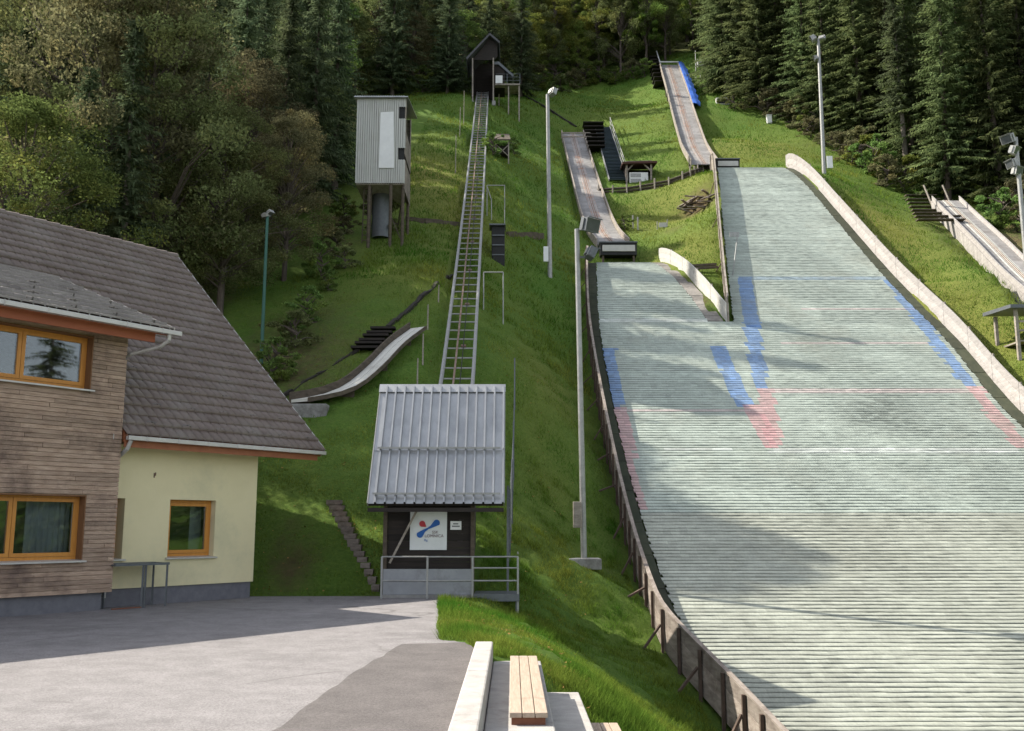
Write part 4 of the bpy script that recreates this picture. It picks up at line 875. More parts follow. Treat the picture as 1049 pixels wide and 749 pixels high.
# ------------------------------------------------------------------ shelter at the top of the lift
g0 = ground(494, 104); TY = g0.y + .2
def tq(px, py, d=0): p = P(px, py, TY); return Vector((p.x, TY + d, p.z))
top = thing('top_station', tq(494, 106), 'tall narrow black timber gabled shelter where the lift track ends', 'shelter')
zg = min(hz(tq(484, 100).x, TY + .5), hz(tq(505, 100).x, TY + .5)) - .4
D = 3.4
b = MB()
for px in (484.5, 505.2):
    p = tq(px, 100); b.hexa([(p.x - .06, TY + .05, zg), (p.x + .06, TY + .05, zg), (p.x + .06, TY + D, zg), (p.x - .06, TY + D, zg)] + [(p.x - .06, TY + .05, tq(px, 61).z), (p.x + .06, TY + .05, tq(px, 61).z), (p.x + .06, TY + D, tq(px, 61).z), (p.x - .06, TY + D, tq(px, 61).z)])
l, r = tq(484.5, 100).x, tq(505.2, 100).x; bx(b, l, r, TY + D - .1, TY + D, zg, tq(494, 50).z); b.build('board_wall', M['dark_wood'], top)
b = MB(); b.prism([tq(483.5, 61.5, .02), tq(505.8, 61.5, .02), tq(509.5, 58, .02), tq(509.5, 46, .02), tq(501.7, 39, .02)], (0, .12, 0)); b.build('gable_boards', M['dark_wood'], top)
b = MB(); b.prism([tq(477.6, 61.5, -.5), tq(501.7, 36, -.5), tq(501.7, 38.5, -.5), tq(478.6, 63.3, -.5)], (0, D + .9, 0)); b.prism([tq(501.75, 36, -.5), tq(512, 44.5, -.5), tq(511.6, 46.6, -.5), tq(501.75, 38.5, -.5)], (0, D + .9, 0)); b.build('roof', mat('dark_shingle_roof', (.05, .05, .055), (.10, .10, .11), 4, .7, island=.1), top)
for px in (484.2, 505.4):
    b = MB(); p0, p1 = tq(px, 109, -.1), tq(px, 60, -.1); p0.z = zg; b.bar(p0, p1, .13, .13, (0, 1, 0)); b.build('post', M['grey_wood'], top)
    b = MB(); b.box(tq(px + (0.4 if px > 500 else -.2), 107, -.15), (.36, .4, .5)); b.build('foundation', M['old_concrete'], top)
b = MB(); b.prism([tq(506, 62, .3), tq(511, 61.5, .3), tq(526.5, 75.5, .3), tq(525, 77, .3), tq(510.5, 64.5, .3), tq(506, 64.5, .3)], (0, 2.4, 0)); b.build('lean_to_roof', M['steel_dark'], top)
b = MB(); b.prism([tq(506, 64.6, .5), tq(511, 65, .5), tq(517, 71, .5), tq(517, 89, .5), tq(506, 89, .5)], (0, 1.9, 0)); b.build('lean_to', M['dark_wood'], top)
dk = thing('start_deck', tq(520, 107), 'small grey deck on posts with railing and white board beside the top shelter', 'deck')
b = MB(); l, r = tq(507, 88).x, tq(532.8, 88).x; zt = tq(520, 87).z
for i in range(9): bx(b, l, r, TY - .3 + i * .25, TY - .06 + i * .25, zt - .08, zt)
bx(b, l, r, TY - .34, TY - .302, zt - .18, zt - .005); b.build('deck_boards', M['grey_wood'], dk)
for py in (77.3, 80.5, 84):
    b = MB(); b.tube(tq(508, py, -.3), tq(532.6, py, -.3), .025, 6); b.tube(tq(532.6, py, -.3), tq(532.6, py, 1.8), .025, 6); b.build('rail', M['steel_dark'], dk)
for px, d in ((519.5, -.3), (532.6, -.3), (532.6, 1.8)):
    b = MB(); b.bar(tq(px, 87.4, d), tq(px, 77.3, d), .06, .06, (0, 1, 0)); b.build('rail_post', M['steel_dark'], dk)
for px, d in ((521, -.15), (531.8, -.15), (531.8, 1.7), (511, 1.7)):
    p = tq(px, 88, d); b = MB(); b.bar((p.x, p.y, hz(p.x, p.y) - .3), (p.x, p.y, zt - .09), .12, .12, (0, 1, 0)); b.build('leg', M['grey_wood'], dk)
b = MB(); b.prism([tq(507.7, 79, -.36), tq(514.8, 79, -.36), tq(514.8, 86.8, -.36), tq(507.7, 86.8, -.36)], (0, .04, 0)); b.build('white_board', M['white_paint'], dk)

# ------------------------------------------------------------------ corrugated judges tower on stilts
wy = ground(400, 254).y
def wq(px, py, d=0): p = P(px, py, wy); return Vector((p.x, wy + d, p.z))
tw = thing('judges_tower', wq(395, 252), 'white corrugated cabin standing high on wooden stilts at the edge of the wood', 'tower')
L_, R_ = wq(365, 150).x, wq(415.2, 150).x; ZT, ZB_ = wq(390, 101.5).z, wq(390, 188).z; DP = 2.9
b = MB(); n = 22; w = (R_ - L_) / n; pr = []
for i in range(n):
    for t, h in ((0, .07), (.66, .07), (.72, 0), (.94, 0)): pr.append((L_ + (i + t) * w, h))
pr.append((R_, 0)); cut = [(wq(409.3, 116).x, wq(409, 122).z, wq(409, 110).z), (wq(409.3, 116).x, wq(409, 164).z, wq(409, 152).z)]
zs_ = [ZB_, cut[1][1], cut[1][2], cut[0][1], cut[0][2], ZT]
for k in range(5):
    pts = [p for p in pr if not (k in (1, 3) and p[0] > cut[0][0])]; m_ = len(pts)
    b.add([(x, wy - h, zs_[k]) for x, h in pts] + [(x, wy - h, zs_[k + 1]) for x, h in pts] + [(x, wy - h + .006, zs_[k]) for x, h in pts] + [(x, wy - h + .006, zs_[k + 1]) for x, h in pts], [(i, i + 1, m_ + i + 1, m_ + i) for i in range(m_ - 1)] + [(2 * m_ + i, 3 * m_ + i, 3 * m_ + i + 1, 2 * m_ + i + 1) for i in range(m_ - 1)])
b.build('corrugated_front', M['tower_sheet'], tw)
b = MB(); bx(b, L_ + .02, L_ + .05, wy + .03, wy + DP, ZB_, ZT + .1); bx(b, L_ + .05, R_ - .05, wy + DP - .03, wy + DP, ZB_, ZT + .1); bx(b, L_ + .02, R_ - .02, wy + .03, wy + DP, ZB_ - .05, ZB_ + .01)
b.build('shell', M['grey_wood'], tw)
b = MB(); bx(b, L_ + .3, R_ - .06, wy + .04, wy + .07, ZB_ + .02, ZT - .02); b.build('interior_shade', M['rubber'], tw)  # black sheet added behind the openings to paint the dark of the cabin
b = MB()
for i in range(7):
    a = wy + .03 + i * (DP - .03) / 7
    for z0_, z1_ in ((ZB_ - .25, ZB_ + 1.35), (ZB_ + 1.6, ZB_ + 3.0), (ZB_ + 3.0, ZT + .05)):
        if 1 <= i <= 5 and z0_ > ZB_ + 2.5: continue
        bx(b, R_ - .045, R_ - .02, a + .01, a + (DP - .03) / 7 - .01, z0_, z1_)
b.build('side_boards', M['fence_wood'], tw)
b = MB(); b.hexa([(L_ - .15, wy - .25, ZT + .0), (R_ + .12, wy - .25, ZT + .0), (R_ + .28, wy + DP + .2, ZT + .25), (L_ - .15, wy + DP + .2, ZT + .25), (L_ - .15, wy - .25, ZT + .05), (R_ + .12, wy - .25, ZT + .05), (R_ + .28, wy + DP + .2, ZT + .30), (L_ - .15, wy + DP + .2, ZT + .30)]); 
for i in range(22): xx = L_ - .1 + i * .12; b.hexa([(xx, wy - .26, ZT + .051), (xx + .06, wy - .26, ZT + .051), (xx + .06, wy + DP + .2, ZT + .301), (xx, wy + DP + .2, ZT + .301), (xx, wy - .26, ZT + .075), (xx + .06, wy - .26, ZT + .075), (xx + .06, wy + DP + .2, ZT + .325), (xx, wy + DP + .2, ZT + .325)])
b.build('roof', M['zinc'], tw)
b = MB(); b.prism([wq(390.3, 116, -.115), wq(403.6, 115.3, -.115), wq(403.8, 172.8, -.115), wq(388.3, 172.8, -.115)], (0, .035, 0)); b.build('white_door', M['white_paint'], tw)
for px, d in ((378, .15), (400.4, .05), (412.5, .2), (378, 2.6), (412.5, 2.6)):
    x = wq(px, 190).x; b = MB(); b.tube((x, wy + d, hz(x, wy + d) - .4), (x, wy + d, ZB_ - .02), .085, 8); b.build('stilt', M['log_wood'], tw)
b = MB(); b.bar((wq(412.5, 190).x, wy + .3, ZB_ - .4), (wq(412.5, 190).x - .5, wy + 2.4, hz(-5.6, wy + 2.4) + .4), .08, .05); b.bar((wq(400, 190).x, wy + .2, ZB_ - 1.6), (wq(412.5, 190).x, wy + .2, hz(-5.5, wy) + .3), .08, .05); b.build('brace', M['log_wood'], tw)
b = MB(); lx = wq(373, 200).x
for s in (-.2, .2): b.bar((lx + s, wy + .9, hz(lx, wy + .9) - .1), (lx + s + .12, wy + .5, ZB_), .05, .05)
for i in range(11): f = (i + .5) / 11; zz = hz(lx, wy + .9) + (ZB_ - hz(lx, wy + .9)) * f; bx(b, lx - .2 + .12 * f, lx + .2 + .12 * f, wy + .88 - .4 * f, wy + .92 - .4 * f, zz - .02, zz + .02)
b.build('ladder', M['log_wood'], tw)
b = MB(); p = wq(386, 205, 1.8); b.tube((p.x, p.y, hz(p.x, p.y) - .1), (p.x, p.y, p.z + .9), .5, 12); b.tube((p.x, p.y, p.z + .9), (p.x, p.y, p.z + 1.2), .5, 12, .2); tag(b.build('water_tank', M['steel_dark']), 'grey rounded tank standing under the stilted white cabin', 'tank')

# ------------------------------------------------------------------ floodlight poles
def lamp_head(b, gl, c, yaw, tilt, s=1.0):
    R = Matrix.Rotation(yaw, 3, 'Z') @ Matrix.Rotation(tilt, 3, 'X'); c = Vector(c)
    b.box(c, (.62 * s, .34 * s, .46 * s), R); b.box(c + R @ Vector((0, .20 * s, 0)), (.40 * s, .10 * s, .30 * s), R)
    for k in (-1, 1): b.box(c + R @ Vector((k * .34 * s, .02, 0)), (.03, .12 * s, .40 * s), R)
    b.box(c + R @ Vector((0, -.20 * s, .26 * s)), (.64 * s, .10 * s, .025), R)
    gl.box(c + R @ Vector((0, -.172 * s, 0)), (.54 * s, .012, .38 * s), R)
def pole(name, base, h, label, heads, m, r0=.10, r1=.075, lean=0.0, block=None, box=None, group=None, hm=None):
    hm = hm or M['steel']
    t = thing(name, base, label, 'floodlight', group); base = Vector(base); topp = base + Vector((lean, 0, h)); b = MB(); b.tube(base - Vector((0, 0, .4)), topp, r0, 12, r1); b.build('pole', m, t)
    for (dx, dz, yaw, tilt, s) in heads:
        hb, gl, ab = MB(), MB(), MB(); c = topp + Vector((dx, -.05, dz)); lamp_head(hb, gl, c, yaw, tilt, s); ab.bar(topp + Vector((0, 0, min(0, dz - .1))), c + Vector((0, .1, -.1)), .06, .06)
        ab.build('bracket', M['steel_dark'], t); hd = hb.build('lamp_head', hm, t); gl.build('lamp_glass', M['lamp_glass'], hd)
    if block: b = MB(); b.box(base + Vector((0, 0, block[2] / 2 - .12)), block); b.build('base_block', M['old_concrete'], t, bevel=.03)
    if box: b = MB(); b.box(base + Vector((box[0], -.18, box[1])), (box[2], .18, box[3])); b.build('switch_box', box[4], t, bevel=.015)
    return t
A = P(598.5, 578, 29); A.z = hz(A.x, A.y); ha = P(591, 235, 29).z - A.z
pa = pole('floodlight_pole', A, ha, 'tall galvanised floodlight pole on a concrete block beside the fenced landing slope', [(.40, .12, math.radians(38), .30, .88), (.42, -.78, math.radians(100), .45, .72)], M['steel'], .092, .078, hm=M['steel_dark'], lean=P(591, 235, 29).x - A.x, block=(.95, .8, .32), box=(-.2, 1.45, .24, .75, M['grey_wood']))
B_ = P(563.5, 283, 55); B_.z = hz(B_.x, B_.y); hb_ = P(561, 97, 55).z - B_.z
pole('floodlight_pole', B_, hb_, 'tall grey floodlight pole on the mid meadow between lift track and lower inrun', [(.30, .12, math.radians(120), .3, .85)], M['steel'], .14, .11, lean=P(561, 97, 55).x - B_.x, box=(-.24, 1.3, .28, .9, M['white_paint']))
C_ = P(844.4, 180, 74); C_.z = hz(C_.x, C_.y); hc = P(838.2, 40, 74).z - C_.z
pole('floodlight_pole', C_, hc, 'tall grey floodlight pole behind the right barrier in front of the spruces', [(-.42, .0, math.radians(-110), .5, .95), (.3, .05, math.radians(150), .3, .8), (-.3, -1.7, math.radians(-100), .3, .7)], M['steel'], .17, .12, lean=P(838.2, 40, 74).x - C_.x, box=(.42, .9, .45, 1.0, M['white_paint']))
D_ = P(1057, 330, 50); D_.z = hz(D_.x, D_.y); hd_ = P(1057, 141, 50).z - D_.z
pole('floodlight_pole', D_, hd_, 'floodlight pole with a cluster of pale lamps at the right picture edge', [(-.45, -.1, math.radians(-60), .4, 1.0), (-.15, -.75, math.radians(40), .4, .9), (-.35, -1.5, math.radians(-80), .3, .9), (-.1, -1.9, math.radians(30), .3, .9)], M['steel'], .14, .11)
E_ = P(267, 385, 36); E_.z = hz(E_.x, E_.y); he = P(267, 222, 36).z - E_.z
pole('floodlight_pole', E_, he, 'slim dark green lamp pole standing behind the brown tiled roof', [(-.08, .05, math.radians(150), 1.1, .36), (.12, .16, math.radians(60), 1.1, .36)], M['green_paint'], .07, .055)

# ------------------------------------------------------------------ inruns
def spath(pts, step=.8): return resample([P(*p) for p in pts], step)
def inrun(name, label, pts, w, deckm, trackm, railh=.35, rails=(1, 1), legs=True, railm=None, apron=None):
    pth = spath(pts); t = thing(name, pth[-1] - UP * 1.0, label, 'inrun'); lat = Vector((1, 0, 0)); h = w / 2
    for l, r in ((-h, -.30), (.30, h)):
        b = MB()
        for k in range(len(pth) - 1): b.sweep([pth[k], pth[k + 1].lerp(pth[k], .015)], l + .004, r - .004, -.08, random.uniform(-.004, .004), lat=lat)
        b.build('deck', deckm, t)
    b = MB(); b.sweep(pth, -.30, .30, -.08, .012, lat=lat); b.build('track_bed', trackm, t)
    for x in (-.19, -.07, .07, .19):
        b = MB(); b.sweep(pth, x - .02, x + .02, .014, .05, lat=lat); b.build('track_rail', M['steel'] if abs(x) > .1 else M['rust_steel'], t)
    for s, on in zip((-1, 1), rails):
        if on: b = MB(); x = s * h; b.sweep(pth, x - .03 + .05 * s, x + .03 + .05 * s, -.25, railh, lat=lat); b.sweep(pth, x - .05 + .05 * s, x + .05 + .05 * s, railh + .002, railh + .06, lat=lat); b.build('side_rail', railm or M['grey_wood'], t)
    if legs:
        for p in pth[1::4]:
            for s in (-1, 1):
                g = hz(p.x + s * h * .9, p.y) - .3
                if g < p.z - .1: b = MB(); b.bar((p.x + s * h * .9, p.y, g), (p.x + s * h * .9, p.y, p.z - .08), .12, .12, (0, 1, 0)); b.build('leg', M['log_wood'], t)
    return t, pth
t1, p1 = inrun('inrun_track', 'shorter grey inrun ramp with worn track in the middle of the meadow', INR1, 2.1, M['inrun_deck'], M['inrun_track'])
for k in (2, 4):
    p = p1[k]; b = MB(); b.bar(p + Vector((-1.25, 0, .5)), p + Vector((1.7, 0, .5)), .1, .1); 
    for s in (-1.2, 1.2): b.bar(p + Vector((s, 0, -.1)), p + Vector((s, 0, .5)), .07, .07, (0, 1, 0))
    b.build('start_bar', M['grey_wood'], t1)
t2, p2 = inrun('inrun_track', 'longest grey inrun ramp climbing to the dark wood at the top', INR2, 2.2, M['inrun_deck'], M['inrun_track'])
p = p2[1]; b = MB(); b.bar(p + Vector((-1.2, 0, .55)), p + Vector((1.2, 0, .55)), .1, .12); b.build('start_bar', M['white_paint'], t2)
a0 = p2[0]; b = MB(); b.bar(P(681, 79, 111), P(672.5, 52.5, 119), .10, .14); b.build('hand_rail', M['white_paint'], t2)
b = MB(); ks = range(0, 30); pth = [p2[k] for k in ks]
vs = []; fs = []
for i, p in enumerate(pth): vs += [p + Vector((1.24, 0, .50 + .06 * math.sin(i * 1.3))), p + Vector((1.6 + .05 * math.sin(i * 2.1), 0, .42)), p + Vector((2.05 + .08 * math.sin(i * 1.7), 0, .12)), p + Vector((2.0, .1, .06)), p + Vector((1.55, .1, .36)), p + Vector((1.22, .1, .44))]
for i in range(len(pth) - 1):
    for k in range(6): fs.append((6 * i + k, 6 * i + 6 + k, 6 * i + 6 + (k + 1) % 6, 6 * i + (k + 1) % 6))
b.add(vs, fs); tag(b.build('blue_tarp', M['blue_net']), 'bright blue tarpaulin hung along the upper side of the longest inrun', 'tarpaulin')
def takeoff(p, w, label):
    t = thing('takeoff_table', p - UP, label, 'takeoff table'); b = MB(); bx(b, p.x - w / 2, p.x + w / 2, p.y - .9, p.y + .5, p.z - .95, p.z - .12); b.build('black_front', M['rubber'], t)
    b = MB(); bx(b, p.x - w / 2 + .15, p.x + w / 2 - .12, p.y - .98, p.y - .905, p.z - .72, p.z - .28); b.build('white_pad', M['white_panel'], t, bevel=.02)
    b = MB(); bx(b, p.x - w / 2 - .05, p.x + w / 2 + .05, p.y - 1.0, p.y + .6, p.z - .115, p.z - .04); b.build('table_top', M['steel_dark'], t)
    for s in (-1, 1):
        b = MB(); x = p.x + s * w * .42; b.bar((x, p.y - .7, hz(x, p.y - .7) - .3), (x, p.y - .7, p.z - .9), .14, .14, (0, 1, 0)); b.build('leg', M['log_wood'], t)
    return t
e1 = P(632, 251, 64.2); takeoff(e1, 2.45, 'black and white takeoff table at the lip of the shorter inrun')
e2 = P(743, 166, 77.8); takeoff(e2, 1.95, 'long pale takeoff table at the crest of the widest landing slope')
t3, p3 = inrun('inrun_track', 'pale boarded inrun ramp below the spruces at the right picture edge', INR3, 2.0, M['inrun_deck'], M['inrun_pale'], railh=.32, railm=M['pale_board'], legs=True)
b = MB()
for k in range(0, len(p3) - 1):
    for f in (0, .25, .5, .75):
        a, c = p3[k].lerp(p3[k + 1], f), p3[k].lerp(p3[k + 1], f + .235)
        b.strip([a + Vector((-1.16, 0, -1.05)), c + Vector((-1.16, 0, -1.05))], [a + Vector((-1.16, 0, -.02)), c + Vector((-1.16, 0, -.02))], (.03, 0, 0))
b.build('side_boards', M['pale_board'], t3)
for x in (-.98, .5): b = MB(); b.bar(p3[0] + Vector((x, .2, -.4)), p3[0] + Vector((x - .35, .7, 1.5)), .1, .1); b.build('start_post', M['grey_wood'], t3)
# little concrete training inrun on the left meadow
kp = [ground(px, py + 6) for px, py in ((428, 340), (407, 356), (382, 382), (357, 402), (336, 410), (306, 415.5))]
kp = [Vector((p.x, p.y, p.z + .42)) for p in kp]; kpth = resample(kp, .6)
kid = thing('training_inrun', kpth[-1] - UP * .6, 'small curved pale training ramp with dark side board behind the house', 'ramp')
dirk = (kp[-1] - kp[0]); latk = Vector((dirk.y, -dirk.x, 0)).normalized(); latk = latk if latk.x > 0 else -latk
b = MB(); b.sweep(kpth, -.36, -.02, -.10, .0, lat=latk); b.sweep(kpth, .02, .36, -.10, .0, lat=latk); b.sweep(kpth, -.02, .02, -.10, -.02, lat=latk); b.build('deck', M['inrun_pale'], kid)
b = MB(); b.sweep(kpth, -.46, -.38, -.22, .26, lat=latk); b.build('side_board', M['log_wood'], kid)
b = MB(); b.sweep(kpth, .38, .43, -.12, .03, lat=latk); b.build('side_board', M['log_wood'], kid)
b = MB(); p = kpth[-1]; b.box(p + Vector((.35, .1, -.55)), (1.3, .9, .7)); b.build('abutment', M['old_concrete'], kid, bevel=.02)
for p in kpth[2::4]:
    b = MB(); b.bar((p.x, p.y, hz(p.x, p.y) - .3), (p.x, p.y, p.z - .1), .5, .1, (0, 1, 0)); b.build('support', M['log_wood'], kid)

# ------------------------------------------------------------------ stairs
def stairs(name, label, quad, n, m, thick=.06, depth=.35, cat='stairs', lift=.05, parts=True, risers=False, d0=None):
    """quad: photo corners bottom left, bottom right, top right, top left on the ground"""
    bl, br, tr, tl = [ground(*q) if d0 is None else P(q[0], q[1], d0) for q in quad]
    t = thing(name, (bl + br) / 2, label, cat)
    for i in range(n):
        f = i / max(1, n - 1); l, r = bl.lerp(tl, f), br.lerp(tr, f); z = (l.z + r.z) / 2; jz = random.uniform(-.015, .015)
        zl_ = max(hz(l.x, l.y), hz(r.x, r.y)); z = max(z, zl_ * .5 + z * .5) + lift + jz; yy = (l.y + r.y) / 2
        b = MB(); bx(b, l.x, r.x, yy - depth / 2, yy + depth / 2, z - thick, z)
        if risers: bx(b, l.x + .01, r.x - .01, yy - depth / 2 + .02, yy - depth / 2 + .05, z - .35, z - thick - .002)
        b.build('tread', m, t)
    return t
stairs('log_steps', 'mossy log steps climbing the grass left of the lift hut', ((381, 607), (389, 607), (350, 520), (335, 521)), 15, M['fence_wood'], .12, .30, lift=.15, risers=True)
stairs('plank_steps', 'wide black plank steps beside the start of the shorter inrun', ((602, 158), (620, 158), (618, 132), (597, 133)), 7, M['dark_wood'], .1, 1.6, lift=.5)
stairs('plank_steps', 'black steps left of the start of the longest inrun', ((669, 92), (682, 92), (675, 67), (663, 67)), 8, M['dark_wood'], .1, 2.2, lift=.5)
stairs('plank_steps', 'dark steps up to the pale inrun at the right picture edge', ((952, 237), (976, 233), (955, 205), (931, 208)), 8, M['log_wood'], .08, .5, lift=.35)
stairs('plank_steps', 'dark broad plank steps beside the small training ramp', ((360, 361), (388, 361), (405, 341), (380, 341)), 6, M['dark_wood'], .09, .5, lift=.2)
gs = thing('grating_stairs', ground(634, 188), 'blue grey steel grating stairway with one handrail beside the small brown shed', 'stairs')
a, c = ground(634, 188) + UP * .35, ground(617.5, 134) + UP * .45; n = 40; w = .82
b = MB()
for i in range(n): p = a.lerp(c, i / n); bx(b, p.x - w, p.x + w - .1, p.y - .16, p.y + .22, p.z - .03, p.z)
b.build('treads', M['stair_steel'], gs)
for s in (-w, w - .1): b = MB(); b.bar(a + Vector((s, 0, -.05)), c + Vector((s, 0, -.05)), .08, .22); b.build('stringer', M['steel'], gs)
for hgt in (.55, 1.0): b = MB(); b.tube(a + Vector((w - .05, 0, hgt)), c + Vector((w - .05, 0, hgt)), .035, 6); b.build('hand_rail', M['steel'], gs)
for i in range(9): p = a.lerp(c, i / 8) + Vector((w - .05, 0, 0)); b = MB(); b.bar(p - UP * .1, p + UP * 1.0, .05, .05, (0, 1, 0)); b.build('rail_post', M['steel'], gs)

# ------------------------------------------------------------------ small shed, log wall, boxes
sy = ground(655, 187.5).y
def sq(px, py, d=0): p = P(px, py, sy); return Vector((p.x, sy + d, p.z))
sh = thing('open_shed', sq(654, 188), 'small brown open shed with braced timber front on the meadow', 'shed')
b = MB(); b.hexa([sq(637.5, 170, -.5), sq(671.5, 168.5, -.5), sq(672.5, 177, -.4), sq(638.5, 173, -.5)] + [sq(637.5, 164, 1.9), sq(669, 161.5, 1.9), sq(669, 163.5, 1.9), sq(637.5, 166, 1.9)] if False else [sq(637, 170, -.5), sq(672.5, 169, -.5), sq(672, 164, 2.2), sq(638, 165, 2.2), sq(637, 168, -.5), sq(672.5, 167, -.5), sq(672, 161.7, 2.2), sq(638, 162.7, 2.2)])
b.build('roof', mat('dark_red_shed_roof', (.055, .022, .016), (.09, .036, .028), 4, .8), sh)
for px in (641.8, 666.8):
    for d in (-.1, 1.8): b = MB(); p, q_ = sq(px, 189, d), sq(px, 167, d); p.z = min(p.z, hz(p.x, p.y)) - .2; b.bar(p, q_, .16, .16, (0, 1, 0)); b.build('post', M['fence_wood'], sh)
b = MB(); b.bar(sq(641, 167, -.12), sq(667.6, 166.3, -.12), .16, .18); b.bar(sq(642.3, 175.5, -.1), sq(650, 167.3, -.1), .12, .12); b.bar(sq(666.4, 175.5, -.1), sq(658, 167.3, -.1), .12, .12); b.build('frame', M['fence_wood'], sh)
b = MB(); l, r = sq(641, 170).x, sq(667.5, 170).x; z0_ = sq(650, 190).z; bx(b, l, r, sy + 1.9, sy + 1.96, z0_, sq(650, 166).z); bx(b, r - .05, r, sy + .1, sy + 1.9, z0_, sq(650, 166).z); bx(b, l, l + .05, sy + .1, sy + 1.9, z0_ + .4, sq(650, 166).z); b.build('board_wall', M['dark_wood'], sh)
wb = thing('white_cabinet', sq(654.5, 188), 'white cabinet with two grey shutters inside the small brown shed', 'cabinet')
b = MB(); p, r = sq(645, 188), sq(664, 176.3); bx(b, p.x, r.x, sy + .05, sy + .9, p.z, r.z); b.build('body', M['white_paint'], wb, bevel=.02)
b = MB()
for y0_, y1_ in ((177.6, 181.3), (183, 186.8)): p, r = sq(646.2, y1_), sq(656.5, y0_); bx(b, p.x, r.x, sy + .015, sy + .049, p.z, r.z)
b.build('shutters', M['steel'], wb)
lw = thing('log_wall', ground(615, 199), 'low retaining wall of dark logs and posts crossing the meadow under the shed', 'retaining wall')
lp = [ground(px, py) for px, py in ((613, 199), (635, 198), (655, 195.5), (680, 191), (700, 184), (718, 177), (726, 173))]; lp = resample(lp, 1.1)
for i in range(len(lp) - 1):
    b = MB()
    for k in range(3): b.tube(lp[i] + Vector((-.05, 0, -.1 + k * .24 + random.uniform(-.02, .02))), lp[i + 1] + Vector((.05, 0, -.1 + k * .24 + random.uniform(-.02, .02))), .115, 8)
    b.build('logs', M['log_wood'], lw)
    b = MB(); q_ = lp[i] + Vector((0, -.18, 0)); b.tube(q_ - UP * .4, q_ + UP * (.62 + random.uniform(0, .15)), .07, 8); b.build('post', M['grey_wood'], lw)
def edging(label, pts, h=.25, m='log_wood', step=1.0, rag=.05):
    q_ = resample([ground(*p) for p in pts], step); t = thing('log_edging', q_[0], label, 'log edging')
    for i in range(len(q_) - 1):
        b = MB(); j = lambda: Vector((0, random.uniform(-rag, rag), random.uniform(-rag, rag) + h * .2)); b.bar(q_[i] + j(), q_[i + 1] + j(), .18, h * random.uniform(.8, 1.2)); b.build('log', M[m], t)
edging('dark diagonal row of sunken timbers crossing the left meadow above the training ramp', ((285, 411), (318, 391), (352, 369), (372, 356), (398, 336), (425, 312), (445, 293), (463, 282)), .12, 'dark_wood', .8, .12)
edging('dark row of logs on the meadow below the stilted white cabin', ((415, 226), (435, 229), (470, 231)), .35)
edging('short row of old stakes and logs right of the lift track', ((520, 243), (540, 243), (556, 244)), .45)
edging('dark pipe like beam running down the meadow from the top shelter', ((535, 98), (550, 106), (570, 118), (590, 131)), .3, 'dark_wood', 1.6, .02)
# framed gates, black box and trestle right of the lift track
def gate(label, px0, px1, py0, py1, base, m='steel'):
    g = ground(*base); Y = g.y; t = thing('pipe_frame', g, label, 'pipe frame'); a, c = P(px0, py0, Y), P(px1, py0, Y)
    for p in (a, c): b = MB(); b.tube((p.x, Y, min(hz(p.x, Y), P(px0, py1, Y).z) - .1), p, .03, 6); b.build('upright', M[m], t)
    b = MB(); b.tube(a, c, .03, 6); b.build('cross_bar', M[m], t); return t, Y
tg, Yg = gate('grey pipe frame above a black box right of the lift track', 499, 517, 190, 229, (508, 229))
b = MB(); b.tube(P(499, 191, Yg), P(503.5, 205, Yg), .03, 6); b.tube(P(503.5, 205, Yg), P(503.5, 228, Yg), .03, 6); b.build('brace', M['steel'], tg)
b = MB(); p, r = P(503.8, 270, Yg - 2.2), P(517, 234, Yg - 2.2); Yb = ground(510, 271).y; p, r = P(503.8, 271, Yb), P(517, 231, Yb)
b = MB(); b.hexa([(p.x, Yb, p.z - .1), (r.x, Yb, p.z - .1), (r.x, Yb + .8, p.z - .1), (p.x, Yb + .8, p.z - .1), (p.x - .03, Yb + .1, r.z), (r.x, Yb + .1, r.z), (r.x, Yb + .9, r.z), (p.x - .03, Yb + .9, r.z)])
bo = thing('black_box', (p.x, Yb, p.z), 'tall black box standing below the pipe frame right of the lift track', 'box'); b.build('body', M['rubber'], bo, bevel=.04)
b = MB()
for k in range(3): z = p.z + (r.z - p.z) * (.25 + .25 * k); bx(b, p.x + .02, r.x - .01, Yb - .012, Yb + .04, z - .03, z + .03)
bx(b, p.x - .15, r.x + .05, Yb - .1, Yb + 1.0, r.z + .003, r.z + .08); b.build('bands', M['steel_dark'], bo)
gate('tall thin pipe frame on the grass behind the lift hut roof', 495.5, 515.5, 279, 392, (510, 330))
trs = thing('trestle', ground(514, 164), 'old wooden trestle stand with crossed braces right of the lift track', 'trestle'); yt = ground(514, 164).y
def tt(px, py, d=0): p = P(px, py, yt); return Vector((p.x, yt + d, p.z))
for px, d in ((508, 0), (521, 0), (508, 1.2), (521, 1.2)): b = MB(); p, q_ = tt(px, 164, d), tt(px, 145, d); p.z = min(p.z, hz(p.x, p.y)) - .2; b.bar(p, q_, .1, .1, (0, 1, 0)); b.build('leg', M['grey_wood'], trs)
b = MB(); b.bar(tt(508.5, 160), tt(520.5, 149), .08, .06); b.bar(tt(508.5, 149, -.08), tt(520.5, 160, -.08), .08, .06); b.build('brace', M['grey_wood'], trs)
b = MB(); b.hexa([tt(506, 145.5, -.3), tt(523, 145.5, -.3), tt(521.5, 131, 1.5), tt(507.5, 131, 1.5), tt(506, 144, -.3), tt(523, 144, -.3), tt(521.5, 129.5, 1.5), tt(507.5, 129.5, 1.5)]); b.build('sloping_top', M['log_wood'], trs)
b = MB(); bx(b, tt(508.5, 0).x, tt(520.5, 0).x, yt + .1, yt + 1.1, tt(514, 157).z, tt(514, 147).z); b.build('box', M['dark_wood'], trs)
